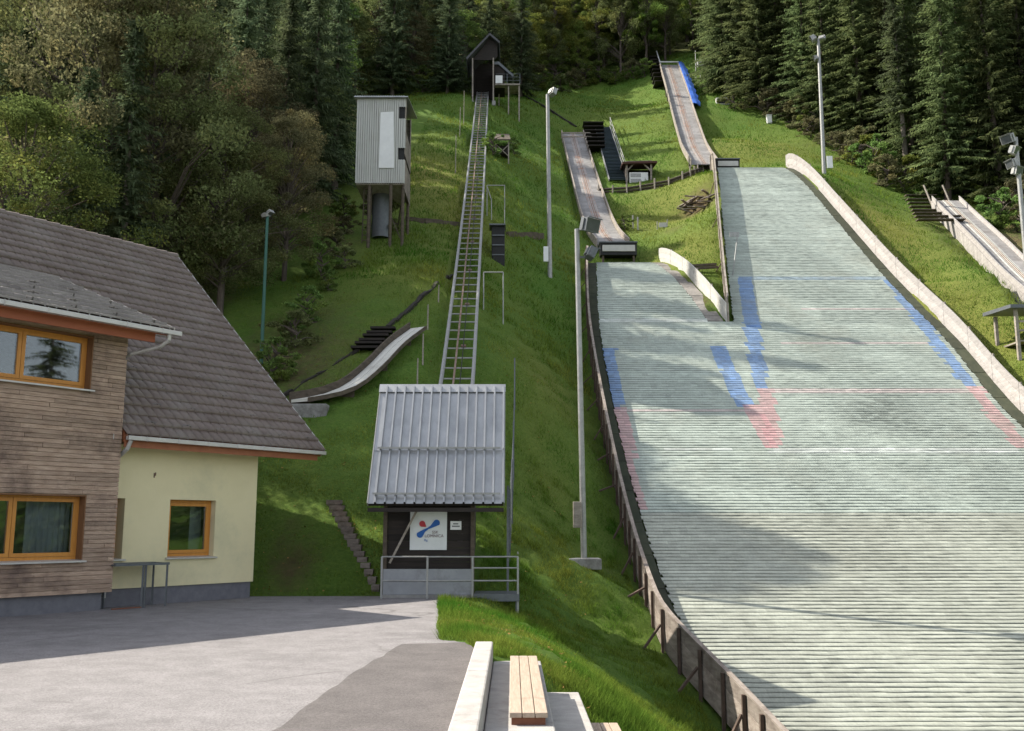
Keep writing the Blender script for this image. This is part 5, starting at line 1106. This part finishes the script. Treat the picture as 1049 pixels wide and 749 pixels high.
for px, y0_, y1_, lb in ((427.5, 367, 394, 'thin grey stake nearest the hut roof, left of the lift track'), (433, 342, 378, 'thin grey stake just right of the training ramp top'), (438, 312, 341, 'thin grey stake third from the hut roof left of the lift track'), (449, 292, 311, 'thin grey stake highest of the lower row close to the lift track'),
                     (466.6, 138, 178, 'thin weathered stake lowest of the three left of the upper lift track'), (471, 110, 141, 'thin weathered stake middle of the three left of the upper lift track'), (475, 93, 128, 'thin weathered stake just below the top shelter')):
    g = ground(px, y1_); b = MB(); b.tube(g - UP * .3, P(px + .6, y0_, g.y), .035, 6, .025); tag(b.build('stake', M['grey_wood'], loc=g), lb, 'stake', 'stakes along the lift track')
# wire netting strung on posts beside the hut and track
nf = thing('wire_fence', (-.12, 23.4, -.3), 'thin dark wire fence climbing the grass from the hut platform', 'wire fence')
fp = [(-.10, 23.35), (-.10, 24.6), (-.06, 26.4), (0, 29), (.05, 32), (.1, 36)]
tops = []
for x, y in fp:
    z = hz(x, y); tops.append(Vector((x, y, z + (2.4 if y < 25 else 1.9)))); b = MB(); b.bar((x, y, z - .2), tops[-1], .05, .05, (0, 1, 0)); b.build('post', M['steel_dark'], nf)
b = MB()
for (x, y), (x2, y2), t0, t1_ in zip(fp, fp[1:], tops, tops[1:]):
    for k in range(0, 9): f = k / 8; b.tube((x, y, hz(x, y) + f * (t0.z - hz(x, y))), (x2, y2, hz(x2, y2) + f * (t1_.z - hz(x2, y2))), .006, 4, cap=False)
b.build('wires', M['steel_dark'], nf)

# ------------------------------------------------------------------ boxes, signs and posts on the upper meadow
g = ground(740, 107); Y = g.y; mon = thing('black_screen', g, 'small black screen in a pale frame at the edge of the upper wood', 'screen'); b = MB(); l, r = P(734, 107, Y), P(748.5, 100, Y); bx(b, l.x, r.x, Y, Y + .5, l.z, r.z); b.build('frame', M['white_panel'], mon, bevel=.02); b = MB(); bx(b, l.x + .13, r.x - .13, Y - .02, Y - .003, l.z + .12, r.z - .12); b.build('panel', M['rubber'], mon); b = MB(); bx(b, l.x + .3, r.x - .3, Y + .1, Y + .3, min(hz(l.x, Y), l.z) - .3, l.z - .003); b.build('foot', M['log_wood'], mon)
g = ground(713, 80); Y = g.y; ps_ = thing('box_post', g, 'thin post with a pale box at the top right of the longest inrun', 'post'); b = MB(); b.tube(g - UP * .3, P(712.5, 52, Y), .06, 6); b.build('pole', M['steel'], ps_); b = MB(); b.tube(P(717.5, 70, Y), P(717.5, 80, Y) - UP * .5, .05, 6); p = P(718, 65, Y); b.box(p, (.85, .5, .85)); b.build('box', M['tower_sheet'], ps_)
g = ground(671, 236); Y = g.y; sg = thing('meadow_board', g, 'small pale board on two pegs on the bank between the landings', 'sign'); b = MB(); l, r = P(675, 232.8, Y), P(683, 228, Y); p, q_ = P(674.5, 233, Y), P(683, 228, Y); b.prism([P(675, 232.8, Y), P(683, 232.8, Y), P(683, 228, Y), P(675, 228, Y)], (0, .05, 0)); b.build('board', M['white_panel'], sg)
for px, py in ((673.2, 227), (683.6, 225)): b = MB(); b.bar(P(px, 234, Y) - UP * .2, P(px, py, Y), .06, .06, (0, 1, 0)); b.build('peg', M['pale_board'], sg)
for px, py, lb in ((648.5, 234, 'short pale marker peg beside the shorter inrun table, left one'), (653.5, 236, 'short pale marker peg beside the shorter inrun table, right one')):
    g = ground(px, py); b = MB(); b.bar(g - UP * .2, g + UP * 1.0, .09, .09, (0, 1, 0)); b.bar(g + UP * .72 - Vector((.055, 0, 0)), g + UP * .72 + Vector((.055, 0, 0)), .1, .05); tag(b.build('marker_peg', M['pale_board'], loc=g), lb, 'peg', 'marker pegs at the shorter takeoff')
g = ground(788, 126); b = MB(); b.box(g + UP * .3, (.5, .4, .9)); b.box(g + UP * .79, (.6, .5, .07)); tag(b.build('meter_box', M['white_paint'], loc=g, bevel=.02), 'small white meter box in the grass below the right spruces', 'box')
pl = thing('plank_pile', ground(716, 216), 'heap of broken brown planks on bare earth beside the higher landing fence', 'pile'); c = ground(714, 214)
for i in range(16):
    b = MB(); a = random.uniform(0, 3.14); x, y = c.x + random.uniform(-.9, .9), c.y + random.uniform(-1.6, 1.2); v = Vector((math.cos(a), math.sin(a), random.uniform(-.2, .5))) * random.uniform(.4, 1.1); p = Vector((x, y, hz(x, y) + .12 + random.uniform(0, .35)))
    b.bar(p - v, p + v, .2, .06); b.build('plank', M['fence_wood'], pl)
g = ground(727, 300); b = MB()
for i in range(2): p = Vector((g.x - .9, g.y + .4 * i + 2, 0)); p.z = hz(p.x, p.y) + .35; b.bar(p, p + Vector((1.9, .15, .15)), .14, .14)
tag(b.build('timber_prop', M['log_wood']), 'two rusty brown timbers lying across the earth behind the higher landing fence', 'timbers')
g = P(739, 272, 61); b = MB(); x = float(XBL(58)) + .15; b.tube((x, 57.5, float(ZB(57.5))), (x + .55, 58.2, float(ZB(58.2)) + 2.2), .03, 6); b.box((x + .35, 58.2, float(ZB(58.2)) + 2.25), (.6, .05, .3)); tag(b.build('measuring_post', M['steel'], loc=(x, 57.5, float(ZB(57.5)))), 'thin grey measuring post with a small plate inside the higher landing fence', 'post')
# roofed judges stand at the right picture edge
jY = 46.5; g = P(1043, 385, jY); g.z = hz(g.x, jY); js = thing('roofed_stand', g, 'dark flat roofed wooden stand at the right picture edge beside the landing', 'stand')
l, r = P(1031, 316, jY), P(1095, 316, jY); b = MB(); b.hexa([(l.x, jY - .4, l.z - .05), (r.x, jY - .4, l.z - .05), (r.x, jY + 2.4, l.z + .12), (l.x, jY + 2.4, l.z + .12), (l.x, jY - .4, l.z + .12), (r.x, jY - .4, l.z + .12), (r.x, jY + 2.4, l.z + .3), (l.x, jY + 2.4, l.z + .3)]); b.build('roof', M['steel_dark'], js)
for px, d in ((1043, 0), (1088, 0), (1043, 2), (1088, 2)): x = P(px, 350, jY).x; b = MB(); b.bar((x, jY + d, hz(x, jY + d) - .3), (x, jY + d, l.z - .06 + .07 * d / 2), .15, .15, (0, 1, 0)); b.build('post', M['grey_wood'], js)
b = MB(); x0_, x1_ = P(1045.5, 350, jY).x, P(1085, 350, jY).x; zf = hz(x0_, jY) + .9; bx(b, x0_, x1_, jY + .0, jY + 2, zf, zf + .08); bx(b, x0_, x1_, jY - .03, jY - .0, zf + .5, zf + .6); bx(b, x0_, x1_, jY - .03, jY, zf + .95, zf + 1.05); b.build('floor_and_rails', M['grey_wood'], js)

# ------------------------------------------------------------------ concrete terrace with benches
terr = thing('concrete_terrace', (0, 8, -.8), 'stepped pale concrete spectator terrace with a parapet beside the asphalt yard', 'terrace')
YE = 12.5
for k, (ya_, yb_) in enumerate(((2.5, 5.0), (5.008, 7.5), (7.508, 10.0), (10.008, YE))):
    b = MB(); bx(b, -.452, -.235, ya_, yb_, -.5, .2 + .003 * (k % 2)); b.build('parapet', M['concrete'], terr, bevel=.018)
xs = [-.23, .355, .82, 1.29, 1.76, 2.23]; zs2 = [-.03, -.40, -.79, -1.18, -1.57]
for i in range(5):
    b = MB(); bx(b, xs[i] + .002, xs[i + 1], 2.5, YE - .01 * i, zs2[i] - .9, zs2[i]); b.build('step', M['concrete'], terr, bevel=.014)
def bench(x, y0, y1, z, label):
    t = thing('plank_bench', (x + .16, (y0 + y1) / 2, z), label, 'bench', 'plank benches on the terrace')
    for k in range(3): b = MB(); b.hexa([(x + .108 * k, y0, z + .062), (x + .108 * k + .102, y0, z + .062), (x + .108 * k + .102, y1, z + .062), (x + .108 * k, y1, z + .062)] + [(x + .108 * k, y0, z + .105), (x + .108 * k + .102, y0, z + .105), (x + .108 * k + .102, y1, z + .105), (x + .108 * k, y1, z + .105)]); b.build('plank', M['bench_wood'], t, bevel=.006)
    for yy in (y0 + .03, (y0 + y1) / 2, y1 - .1): b = MB(); bx(b, x + .015, x + .30, yy, yy + .07, z + .001, z + .060); b.build('batten', M['bench_base'], t)
bench(-.02, 8.5, 12.15, -.03, 'upper three plank bench next to the parapet')
bench(.93, 7.2, 12.1, -.79, 'lower three plank bench at the bottom edge of the picture')
# ------------------------------------------------------------------ trees: unit meshes, then copies that share them
def unit(v): return v / (np.linalg.norm(v, axis=-1, keepdims=True) + 1e-9)
def spruce_mesh(seed, Ht=20.0, R=3.1, bare=.06):
    r = np.random.default_rng(seed); tri = []
    z = Ht * bare
    while z < Ht * .985:
        f = z / Ht; L = R * (1 - f) ** .78 * r.uniform(.75, 1.12) + .22; nb = int(6 + 5 * (1 - f)); a0 = r.uniform(0, 6.3)
        for k in range(nb):
            if r.random() < .10: continue
            a = a0 + 6.283 * k / nb + r.normal(0, .32); l = L * r.uniform(.5, 1.25); zj = r.normal(0, .22); d = np.array((math.cos(a), math.sin(a), 0)); s = np.array((-d[1], d[0], 0))
            n = max(3, int(l / .24)); t = np.linspace(.12, 1, n); droop = (.16 + .42 * (1 - f)) * l
            pts = d * (t * l)[:, None] + np.array((0, 0, 1)) * (z + zj + .12 * l * t - droop * t ** 1.6 + .20 * droop * t ** 4)[:, None]
            for side in (-1, 1, 0):
                m = n; w = (.42 * (1 - t) + .20) * (.6 + .4 * l / R) * r.uniform(.7, 1.3, m)
                if side == 0: tip = pts + d * (w * .55)[:, None] + np.array((0, 0, -1)) * (w * r.uniform(.6, 1.6, m))[:, None]; wid = s * .085
                else: tip = pts + d * (w * .75)[:, None] + s * (side * w)[:, None] + np.array((0, 0, -1)) * (w * r.uniform(.15, .75, m))[:, None]; wid = d * .11
                b0 = pts - wid + r.normal(0, .025, (m, 3)); b1 = pts + wid + r.normal(0, .025, (m, 3))
                tri.append(np.stack([b0, b1, tip], 1))
        z += r.uniform(.26, .42) * (1 if f < .7 else .8)
    T = np.concatenate(tri); return T.reshape(-1, 3), np.arange(len(T) * 3).reshape(-1, 3)
def leafy_mesh(seed, Ht=14.0, R=4.2, base=.22, clumps=95, per=150, leaf=.17, shape=1.0, gap=.0):
    r = np.random.default_rng(seed); trunk = MB(); limbs = MB(); top = Vector((r.normal(0, .4), r.normal(0, .4), Ht * .82))
    tp_ = [Vector((0, 0, -.3)), Vector((r.normal(0, .1), r.normal(0, .1), Ht * .25)), Vector((r.normal(0, .25), r.normal(0, .25), Ht * .5)), top]
    rad = [Ht * .017, Ht * .013, Ht * .009, .03]
    for i in range(3): trunk.tube(tp_[i], tp_[i + 1], rad[i], 7, rad[i + 1], False)
    cs = []
    while len(cs) < clumps:
        f = r.uniform(0, 1); z = Ht * (base + (1 - base) * f); prof_ = math.sin(math.pi * min(1, max(0, .12 + .84 * f ** .85))) ** .7 * shape
        a = r.uniform(0, 6.283); q = R * prof_ * math.sqrt(r.uniform(.15, 1.0)) * r.uniform(.75, 1.15)
        lob = 1 + .25 * math.sin(3 * a + seed) + .18 * math.sin(5 * a + f * 9); cs.append((q * lob * math.cos(a), q * lob * math.sin(a), z))
    cs = np.array(cs)
    for c in cs[::2]:
        k = min(.95, max(.1, (c[2] / Ht - .18) * .95)); i = 0 if k < .3 else 1 if k < .6 else 2
        st = tp_[i].lerp(tp_[i + 1], min(1, max(0, (c[2] * .72 - tp_[i].z) / (tp_[i + 1].z - tp_[i].z)))); c_ = Vector(c); mid = st.lerp(c_, .5) + Vector((0, 0, .12 * (c_ - st).length))
        limbs.tube(st, mid, .055 + .002 * Ht, 5, .035, False); limbs.tube(mid, c_, .035, 5, .012, False)
    N = clumps * per; ci = np.repeat(np.arange(clumps), per); size = r.uniform(.5, 1.15, clumps)[ci]
    off = unit(r.normal(0, 1, (N, 3))) * (r.uniform(.15, 1, N) ** .6 * size)[:, None] * np.array((1.05, 1.05, .62)) * (R / 4.2)
    p = cs[ci] + off; nrm = unit(r.normal(0, 1, (N, 3)) + np.array((0, 0, .5)) + unit(off) * .5); u = unit(np.cross(nrm, r.normal(0, 1, (N, 3)))); v = np.cross(nrm, u)
    l = leaf * r.uniform(.6, 1.25, N)[:, None]; w = l * .62
    Q = np.stack([p - u * l * .6, p + v * w * .5, p + u * l * .6, p - v * w * .5], 1)
    return trunk, limbs, Q.reshape(-1, 3), np.arange(N * 4).reshape(-1, 4)
LM = {'lime': leafmat('fresh_yellowing_leaves', (.125, .175, .055), .45, .02, .42, tips=(.20, .225, .060)), 'spruce': leafmat('spruce_needles', (.112, .140, .062), .45, .025, .36, tips=(.155, .180, .074)), 'dark_spruce': leafmat('dark_spruce_needles', (.098, .126, .070), .42, .02, .32, tips=(.125, .152, .080)), 'green': leafmat('green_leaves', (.130, .190, .056), .40, .02, .42, tips=(.18, .22, .056)),
      'yellow': leafmat('yellow_green_leaves', (.160, .205, .050), .42, .03, .45, tips=(.245, .255, .058)), 'brown': leafmat('browning_leaves', (.150, .148, .078), .45, .02, .42, tips=(.175, .155, .072)), 'olive': leafmat('olive_leaves', (.150, .178, .074), .45, .02, .44, tips=(.18, .19, .07))}
PROT = {}
def make_spruce(key, seed, matk, Ht=20, R=3.1, bare=.06):
    v, f = spruce_mesh(seed, Ht, R, bare); root = bpy.data.objects.new('spruce_tree', None)
    tb = MB(); n = 6
    for i in range(n): tb.tube((0, 0, -.4 + (Ht * .97 + .4) * i / n), (0, 0, -.4 + (Ht * .97 + .4) * (i + 1) / n), Ht * .013 * (1 - i / n) + .02, 8, Ht * .013 * (1 - (i + 1) / n) + .02, False)
    ORG[root.name] = Vector((0, 0, 0)); t = tb.build('trunk', M['bark_pale'] if bare > .15 else M['bark'], None, loc=(0, 0, 0)); c = npmesh('crown', v, f, LM[matk]); t.parent = root; c.parent = root
    PROT[key] = (root, False)
def make_leafy(key, seed, matk, name='broadleaf_tree', **kw):
    tr, lb, v, f = leafy_mesh(seed, **kw); root = bpy.data.objects.new(name, None); t = tr.build('trunk', M['bark'], None, loc=(0, 0, 0)); l = lb.build('limbs', M['bark'], None, loc=(0, 0, 0)); c = npmesh('crown', v, f, LM[matk])
    for o in (t, l, c): o.parent = root
    PROT[key] = (root, False)
for i in range(4): make_spruce('s%d' % i, 10 + i, 'spruce', 20, (3.3, 3.9, 3.0, 3.6)[i])
for i in range(3): make_spruce('d%d' % i, 30 + i, 'dark_spruce', 20, (3.2, 2.8, 3.6)[i])
make_spruce('sb', 47, 'dark_spruce', 20, 2.9, .34)
for i, (k, mk) in enumerate((('g0', 'green'), ('g1', 'green'), ('o0', 'olive'), ('o1', 'olive'), ('b0', 'brown'), ('b1', 'brown'), ('y0', 'yellow'), ('y1', 'yellow'))):
    make_leafy(k, 60 + i, mk, Ht=14, R=(4.0, 3.4)[i % 2], base=(.2, .28)[i % 2], clumps=(125, 110)[i % 2], per=185, leaf=.19)
for i, (k, mk) in enumerate((('nb', 'brown'), ('no', 'olive'), ('ny', 'lime'))):
    make_leafy(k, 71 + i, mk, Ht=14, R=4.1, base=.16, clumps=150, per=330, leaf=.125)
for i, (k, mk) in enumerate((('hg', 'green'), ('ho', 'olive'), ('hb', 'brown'), ('hy', 'yellow'))):
    make_leafy(k, 90 + i, mk, 'shrub', Ht=2.4, R=1.5, base=.05, clumps=34, per=95, leaf=.15)
def plant(key, x, y, s, label, cat='tree', group=None, sz=None, z=None, rot=None):
    root, used = PROT[key]
    if not used: o = root; COL.objects.link(o); PROT[key] = (root, True)
    else: o = copytree(root)
    o.location = (x, y, (hz(x, y) if z is None else z) - .1); o.scale = (s, s, s * (sz or random.uniform(.86, 1.16))); o.rotation_euler = (random.uniform(-.03, .03), random.uniform(-.03, .03), random.uniform(0, 6.28) if rot is None else rot)
    for k in ('label', 'category', 'group', 'kind'):
        if k in o: del o[k]
    return tag(o, label, cat, group)
def px_x(px, Y, py=250): r = ray(px, py); return r.x / r.y * Y
def stand(n, keys, pxr, Yr, sr, label, group, mind=2.6, ok=None, cat='tree', fixed=None):
    out = []; tries = 0
    while len(out) < n and tries < n * 60:
        tries += 1; px, Y = random.uniform(*pxr), random.uniform(*Yr); x = px_x(px, Y)
        if ok and not ok(px, Y, x): continue
        if any((x - a) ** 2 + (Y - b) ** 2 < mind ** 2 for a, b in PLACED): continue
        PLACED.append((x, Y)); out.append((x, Y)); plant(random.choice(keys), x, Y, random.uniform(*sr), label, cat, group)
    return out
PLACED = []
def feat(key, px, Y, s, label, **kw): x = px_x(px, Y); PLACED.append((x, Y)); return plant(key, x, Y, s, label, **kw)
# left wood, single trees one can tell apart
feat('ny', 20, 33, .90, 'yellow green tree with sunlit top standing low behind the house ridge at the left edge')
feat('nb', 95, 39, 1.16, 'tall spreading brownish tree behind the house roof, widest crown of the left wood')
feat('no', 165, 40, 1.08, 'tall olive tree with a yellow sunlit crown tip left of the dark spruces')
feat('no', 40, 46, 1.3, 'tall olive tree rising behind the yellow green tree at the left edge')
feat('nb', 252, 50, .80, 'shorter browning tree directly behind the dark green lamp pole')
feat('no', 228, 41, .72, 'small olive tree left of the dark green lamp pole behind the roof')
feat('d0', 318, 56, .86, 'tall dense dark spruce left of the stilted white cabin')
feat('d1', 285, 54, .84, 'tall dark spruce second to the left of the stilted white cabin')
feat('d2', 240, 52, .88, 'tall dark spruce between the browning tree and the olive tree')
feat('d1', 341, 60, .84, 'slim dark spruce nearest to the stilted white cabin')
feat('sb', 128, 36, .75, 'spruce with a bare lower trunk behind the house ridge')
feat('sb', 75, 35, .7, 'spruce with bare thin stem showing above the left house ridge')
feat('nb', 292, 44.5, .58, 'low browning tree right of the dark green lamp pole at the wood edge')
lf = lambda px, Y, x: x < -8.5 - (Y - 30) * .03 and not (x > -17 and 38 < Y < 49)
stand(34, ['d0', 'd1', 'd2', 'sb', 'no', 'nb', 'd1'], (-170, 345), (38, 66), (.58, .86), 'dark tree within the shaded left wood behind the house', 'trees of the shaded left wood', 2.7, lf)
stand(34, ['d0', 'd1', 'd2', 's1', 'o0', 'g0'], (-120, 352), (66, 104), (.9, 1.25), 'distant dark tree at the back of the shaded left wood', 'trees at the back of the left wood', 3.2)
# wood across the top of the hill
stand(30, ['d0', 'd2', 'o0', 'o1', 'g0', 'b0'], (345, 545), (93.5, 116), (.62, 1.0), 'dark tree in the wood behind the top shelter', 'trees behind the top shelter', 2.7, lambda px, Y, x: not (468 < px < 545 and Y < 101) and (px < 500 or Y > 104 + max(0, px - 530) * .4))
stand(34, ['g0', 'g1', 'o0', 'y0', 'o1', 'g1', 'd1', 'y1'], (530, 700), (117, 134), (.55, .95), 'leafy tree along the upper edge of the meadow', 'trees along the upper meadow edge', 2.6)
stand(46, ['g0', 'g1', 'o1', 'y1', 'd0', 's1', 's2', 'y0'], (330, 760), (130, 178), (.85, 1.3), 'far tree high on the wooded ridge at the top', 'far trees on the ridge', 4.0)
feat('y1', 512, 112, .85, 'yellow leaved tree right behind the roof of the top shelter')
feat('y0', 570, 119, .8, 'yellow green tree at the meadow edge above the shorter inrun')
feat('y1', 622, 122, .95, 'yellow green tree at the upper meadow edge left of the longest inrun')
# spruces on the right
rt = lambda px, Y, x: Y > 104 - max(0, px - 735) * .115
feat('s0', 940, 82.5, 1.12, 'big spruce with a pale bare lower trunk at the right wood edge'); feat('sb', 934, 81.5, .98, 'spruce with twin pale trunks showing at the right wood edge')
feat('s1', 985, 82, 1.2, 'dense tall spruce above the pale inrun at right'); feat('s3', 1030, 76, 1.15, 'dense tall spruce behind the cluster of lamps at right'); feat('s2', 890, 89, 1.2, 'tall spruce just right of the floodlight pole behind the barrier'); feat('s0', 822, 98, 1.1, 'tall spruce just left of the floodlight pole behind the barrier')
stand(84, ['s0', 's1', 's2', 's3', 'd2'], (735, 1120), (74, 110), (.95, 1.35), 'dark green spruce in the dense stand on the right', 'spruces of the right stand', 2.15, rt)
stand(34, ['s0', 's1', 's3', 'd0'], (690, 1110), (108, 150), (1.0, 1.4), 'distant spruce at the back of the right stand', 'spruces at the back of the right stand', 3.8, lambda px, Y, x: px > 730 or Y > 124)
feat('g0', 752, 106, .55, 'light green broadleaf tree at the edge of the right spruces above the black screen'); feat('g1', 775, 103, .45, 'small green tree at the foot of the right spruces'); feat('y1', 716, 124, .7, 'pale yellow tree above the end of the longest inrun')
# spruces outside the frame on the right that the house windows mirror
for x, y, s in ((34, 6, .8), (38, 14, .9), (43, 22, .85), (36, -3, .9), (47, 10, 1.0), (52, 26, 1.0), (41, 2, .85), (56, 16, 1.1), (33, 22, .6), (60, 32, 1.1), (48, -4, 1.0), (39, 30, .7)):
    plant(random.choice(['s0', 's1', 's2', 's3']), x, y, s, 'spruce beyond the outrun, seen only mirrored in the house windows', 'tree', 'spruces mirrored in the house windows')
# shrubs
SL_ = [('shrub along the edge of the left wood', 'shrubs along the left wood', ['hg', 'ho', 'hb'], [(275, 390), (300, 362), (318, 335), (338, 300), (352, 275), (345, 262), (330, 290), (300, 345), (356, 240), (350, 225)], (.35, .7)),
       ('low shrub at the upper edge of the meadow under the trees', 'shrubs along the upper meadow edge', ['hg', 'ho', 'hg', 'hb'], [(375, 96), (395, 95), (430, 94), (450, 95), (470, 92), (535, 92), (548, 93), (562, 92), (576, 92), (590, 91), (604, 88), (618, 87), (632, 85), (648, 82), (660, 78), (545, 90), (570, 90), (600, 86)], (.9, 1.7)),
       ('bush below the spruces along the right wood edge', 'bushes along the right wood', ['ho', 'hb', 'hg', 'hb', 'hy'], [(742, 95), (755, 112), (768, 112), (790, 120), (806, 128), (820, 135), (832, 143), (846, 150), (858, 158), (872, 166), (884, 173), (896, 181), (910, 190), (924, 196), (936, 192), (880, 160), (862, 150), (838, 138), (800, 118), (990, 200), (1010, 208), (1025, 215), (1045, 225), (1049, 240), (1030, 232), (905, 180), (920, 185), (950, 196), (965, 195)], (.6, 1.35))]
for lab, grp, keys, pts, sr in SL_:
    for px, py in pts:
        g = ground(px + random.uniform(-4, 4), py + random.uniform(-3, 3)); plant(random.choice(keys), g.x, g.y, random.uniform(*sr), lab, 'shrub', grp)
for px, py, k, s, lab in ((640, 238, 'hg', .45, 'small dark bush beside the table of the shorter inrun'), (392, 240, 'ho', .8, 'bush growing under the stilted white cabin'), (505, 160, 'hg', .8, 'dark bush on the left of the wooden trestle'), (526, 158, 'hg', .55, 'dark bush on the right of the wooden trestle')):
    g = ground(px, py); plant(k, g.x, g.y, s, lab, 'shrub')

# ------------------------------------------------------------------ grass blades, denser where the meadow is near
def blades(name, n, pxr, pyr, hr, wr_, m, clump=False):
    px = rng.uniform(*pxr, n); Yl, Yh = pyr; Y = Yl * (Yh / Yl) ** (rng.uniform(0, 1, n) ** 1.0); x = (px - PW / 2) / F * Y * 1.02
    if clump:
        c = rng.integers(0, n // 60, n); x, Y = x[c] + rng.normal(0, .10, n), Y[c] + rng.normal(0, .10, n)
    z = H(x, Y)
    k = poly_sd(x, Y, YARD) > -.06
    k &= ~((x > XL(Y) - .85) & (x < XR(Y) + .8) & (Y < YM + .2)) & ~((Y >= YM) & (Y < YSM + .2) & (x > XL(Y) - .8) & (x < XSR(Y) + .95)) & ~((Y >= YM) & (Y < YB + .2) & (x > XBL(Y) - .4) & (x < XR(Y) + .8))
    k &= ~((x > -.5) & (x < 2.3) & (Y < 12.55)) & ~((x > -3.2) & (x < -.8) & (Y > 22.6) & (Y < 26.7))
    k &= (poly_sd(x, Y, HOUSE_FP) > .05) & ~((x < -7.5) & (Y > 45) & (Y < 88))
    ii = np.clip(np.searchsorted(gx, x), 0, len(gx) - 1); jj = np.clip(np.searchsorted(gy, Y), 0, len(gy) - 1); k &= rng.uniform(0, 1, len(x)) > 1.25 * soilv[jj, ii]
    x, Y, z = x[k], Y[k], z[k]; n = len(x); pat = .5 + .5 * np.sin(x * 1.3 + 2 * np.sin(Y * .7)) * np.sin(Y * .9 + x * .5)
    near = np.clip((34 - Y) / 20, 0, 1); h = rng.uniform(hr[0], hr[1], n) * (.55 + .8 * pat); w = rng.uniform(*wr_, n) * (.55 + Y / 40); a = rng.uniform(0, 6.283, n)
    lean = rng.normal(0, .45, (n, 2)) * h[:, None]; p = np.stack([x, Y, z - .015], 1); d = np.stack([np.cos(a), np.sin(a), np.zeros(n)], 1) * w[:, None] / 2
    tip = p + np.stack([lean[:, 0], lean[:, 1] - h * .25, h], 1)
    V = np.stack([p - d, p + d, tip], 1).reshape(-1, 3); o = npmesh(name, V, np.arange(n * 3).reshape(-1, 3), m); tag(o, kind='stuff'); return o
def grassleaf():
    m = leafmat('grass_blades', (.062, .112, .016), .45, .0, .4); N = m.node_tree.nodes; L = m.node_tree.links
    rgb = next(n for n in N if n.type == 'RGB'); tc = N.new('ShaderNodeTexCoord'); no = N.new('ShaderNodeTexNoise'); no.inputs['Scale'].default_value = .28; no.inputs['Detail'].default_value = 6
    L.new(tc.outputs['Object'], no.inputs['Vector']); rp = N.new('ShaderNodeValToRGB'); e = rp.color_ramp.elements; e[0].position = .36; e[0].color = (.056, .142, .017, 1); e[1].position = .68; e[1].color = (.195, .215, .040, 1)
    L.new(no.outputs[0], rp.inputs[0])
    for l in list(L):
        if l.from_node == rgb: t = l.to_socket; L.remove(l); L.new(rp.outputs[0], t)
    return m
M['blades'] = grassleaf()
g = blades('grass', 260000, (240, 760), (12.2, 48), (.05, .13), (.008, .014), M['blades']); g['label'] = 'short green grass of the near meadow and bank'
g = blades('grass', 190000, (300, 1060), (44, 122), (.10, .26), (.014, .026), M['blades']); g['label'] = 'grass of the upper meadow'
g = blades('tall_grass', 60000, (430, 760), (12.3, 34), (.09, .21), (.008, .013), M['blades'], clump=True); g['label'] = 'taller tufts of grass on the bank and along the fence'
for root, used in PROT.values():     # kinds that found no place
    if not used:
        for ch in list(root.children): bpy.data.objects.remove(ch)
        bpy.data.objects.remove(root)

# fallen leaves on the meadow and yard edge
n = 2600; Yf = 13 * (70 / 13) ** rng.uniform(0, 1, n); xf = (rng.uniform(255, 600, n) - PW / 2) / F * Yf; k = (poly_sd(xf, Yf, YARD) > .25) & (poly_sd(xf, Yf, HOUSE_FP) > .3) & (xf < XL(Yf) - .7) & ~((xf > -3.3) & (xf < -.1) & (Yf > 22) & (Yf < 27)) & ~((xf > -.5) & (xf < 2.3) & (Yf < 12.6))
xf, Yf = xf[k], Yf[k]; zf = np.maximum(H(xf, Yf), np.where(poly_sd(xf, Yf, YARD) < 0, .004, -9)) + .02; n = len(xf); a = rng.uniform(0, 6.283, n); sz = rng.uniform(.02, .045, n)
c, s_ = np.cos(a) * sz, np.sin(a) * sz; up_ = rng.uniform(-.012, .03, (4, n)); up_ = np.maximum(up_, -.006)
V = np.stack([np.stack([xf + c, Yf + s_, zf + up_[0]], 1), np.stack([xf - s_ * .6, Yf + c * .6, zf + up_[1]], 1), np.stack([xf - c, Yf - s_, zf + up_[2]], 1), np.stack([xf + s_ * .6, Yf - c * .6, zf + up_[3]], 1)], 1).reshape(-1, 3)
fl = npmesh('fallen_leaves', V, np.arange(4 * n).reshape(-1, 4), leafmat('fallen_leaf', (.26, .17, .06), .6, .03, .2)); tag(fl, 'small yellow brown leaves scattered over the meadow', kind='stuff')
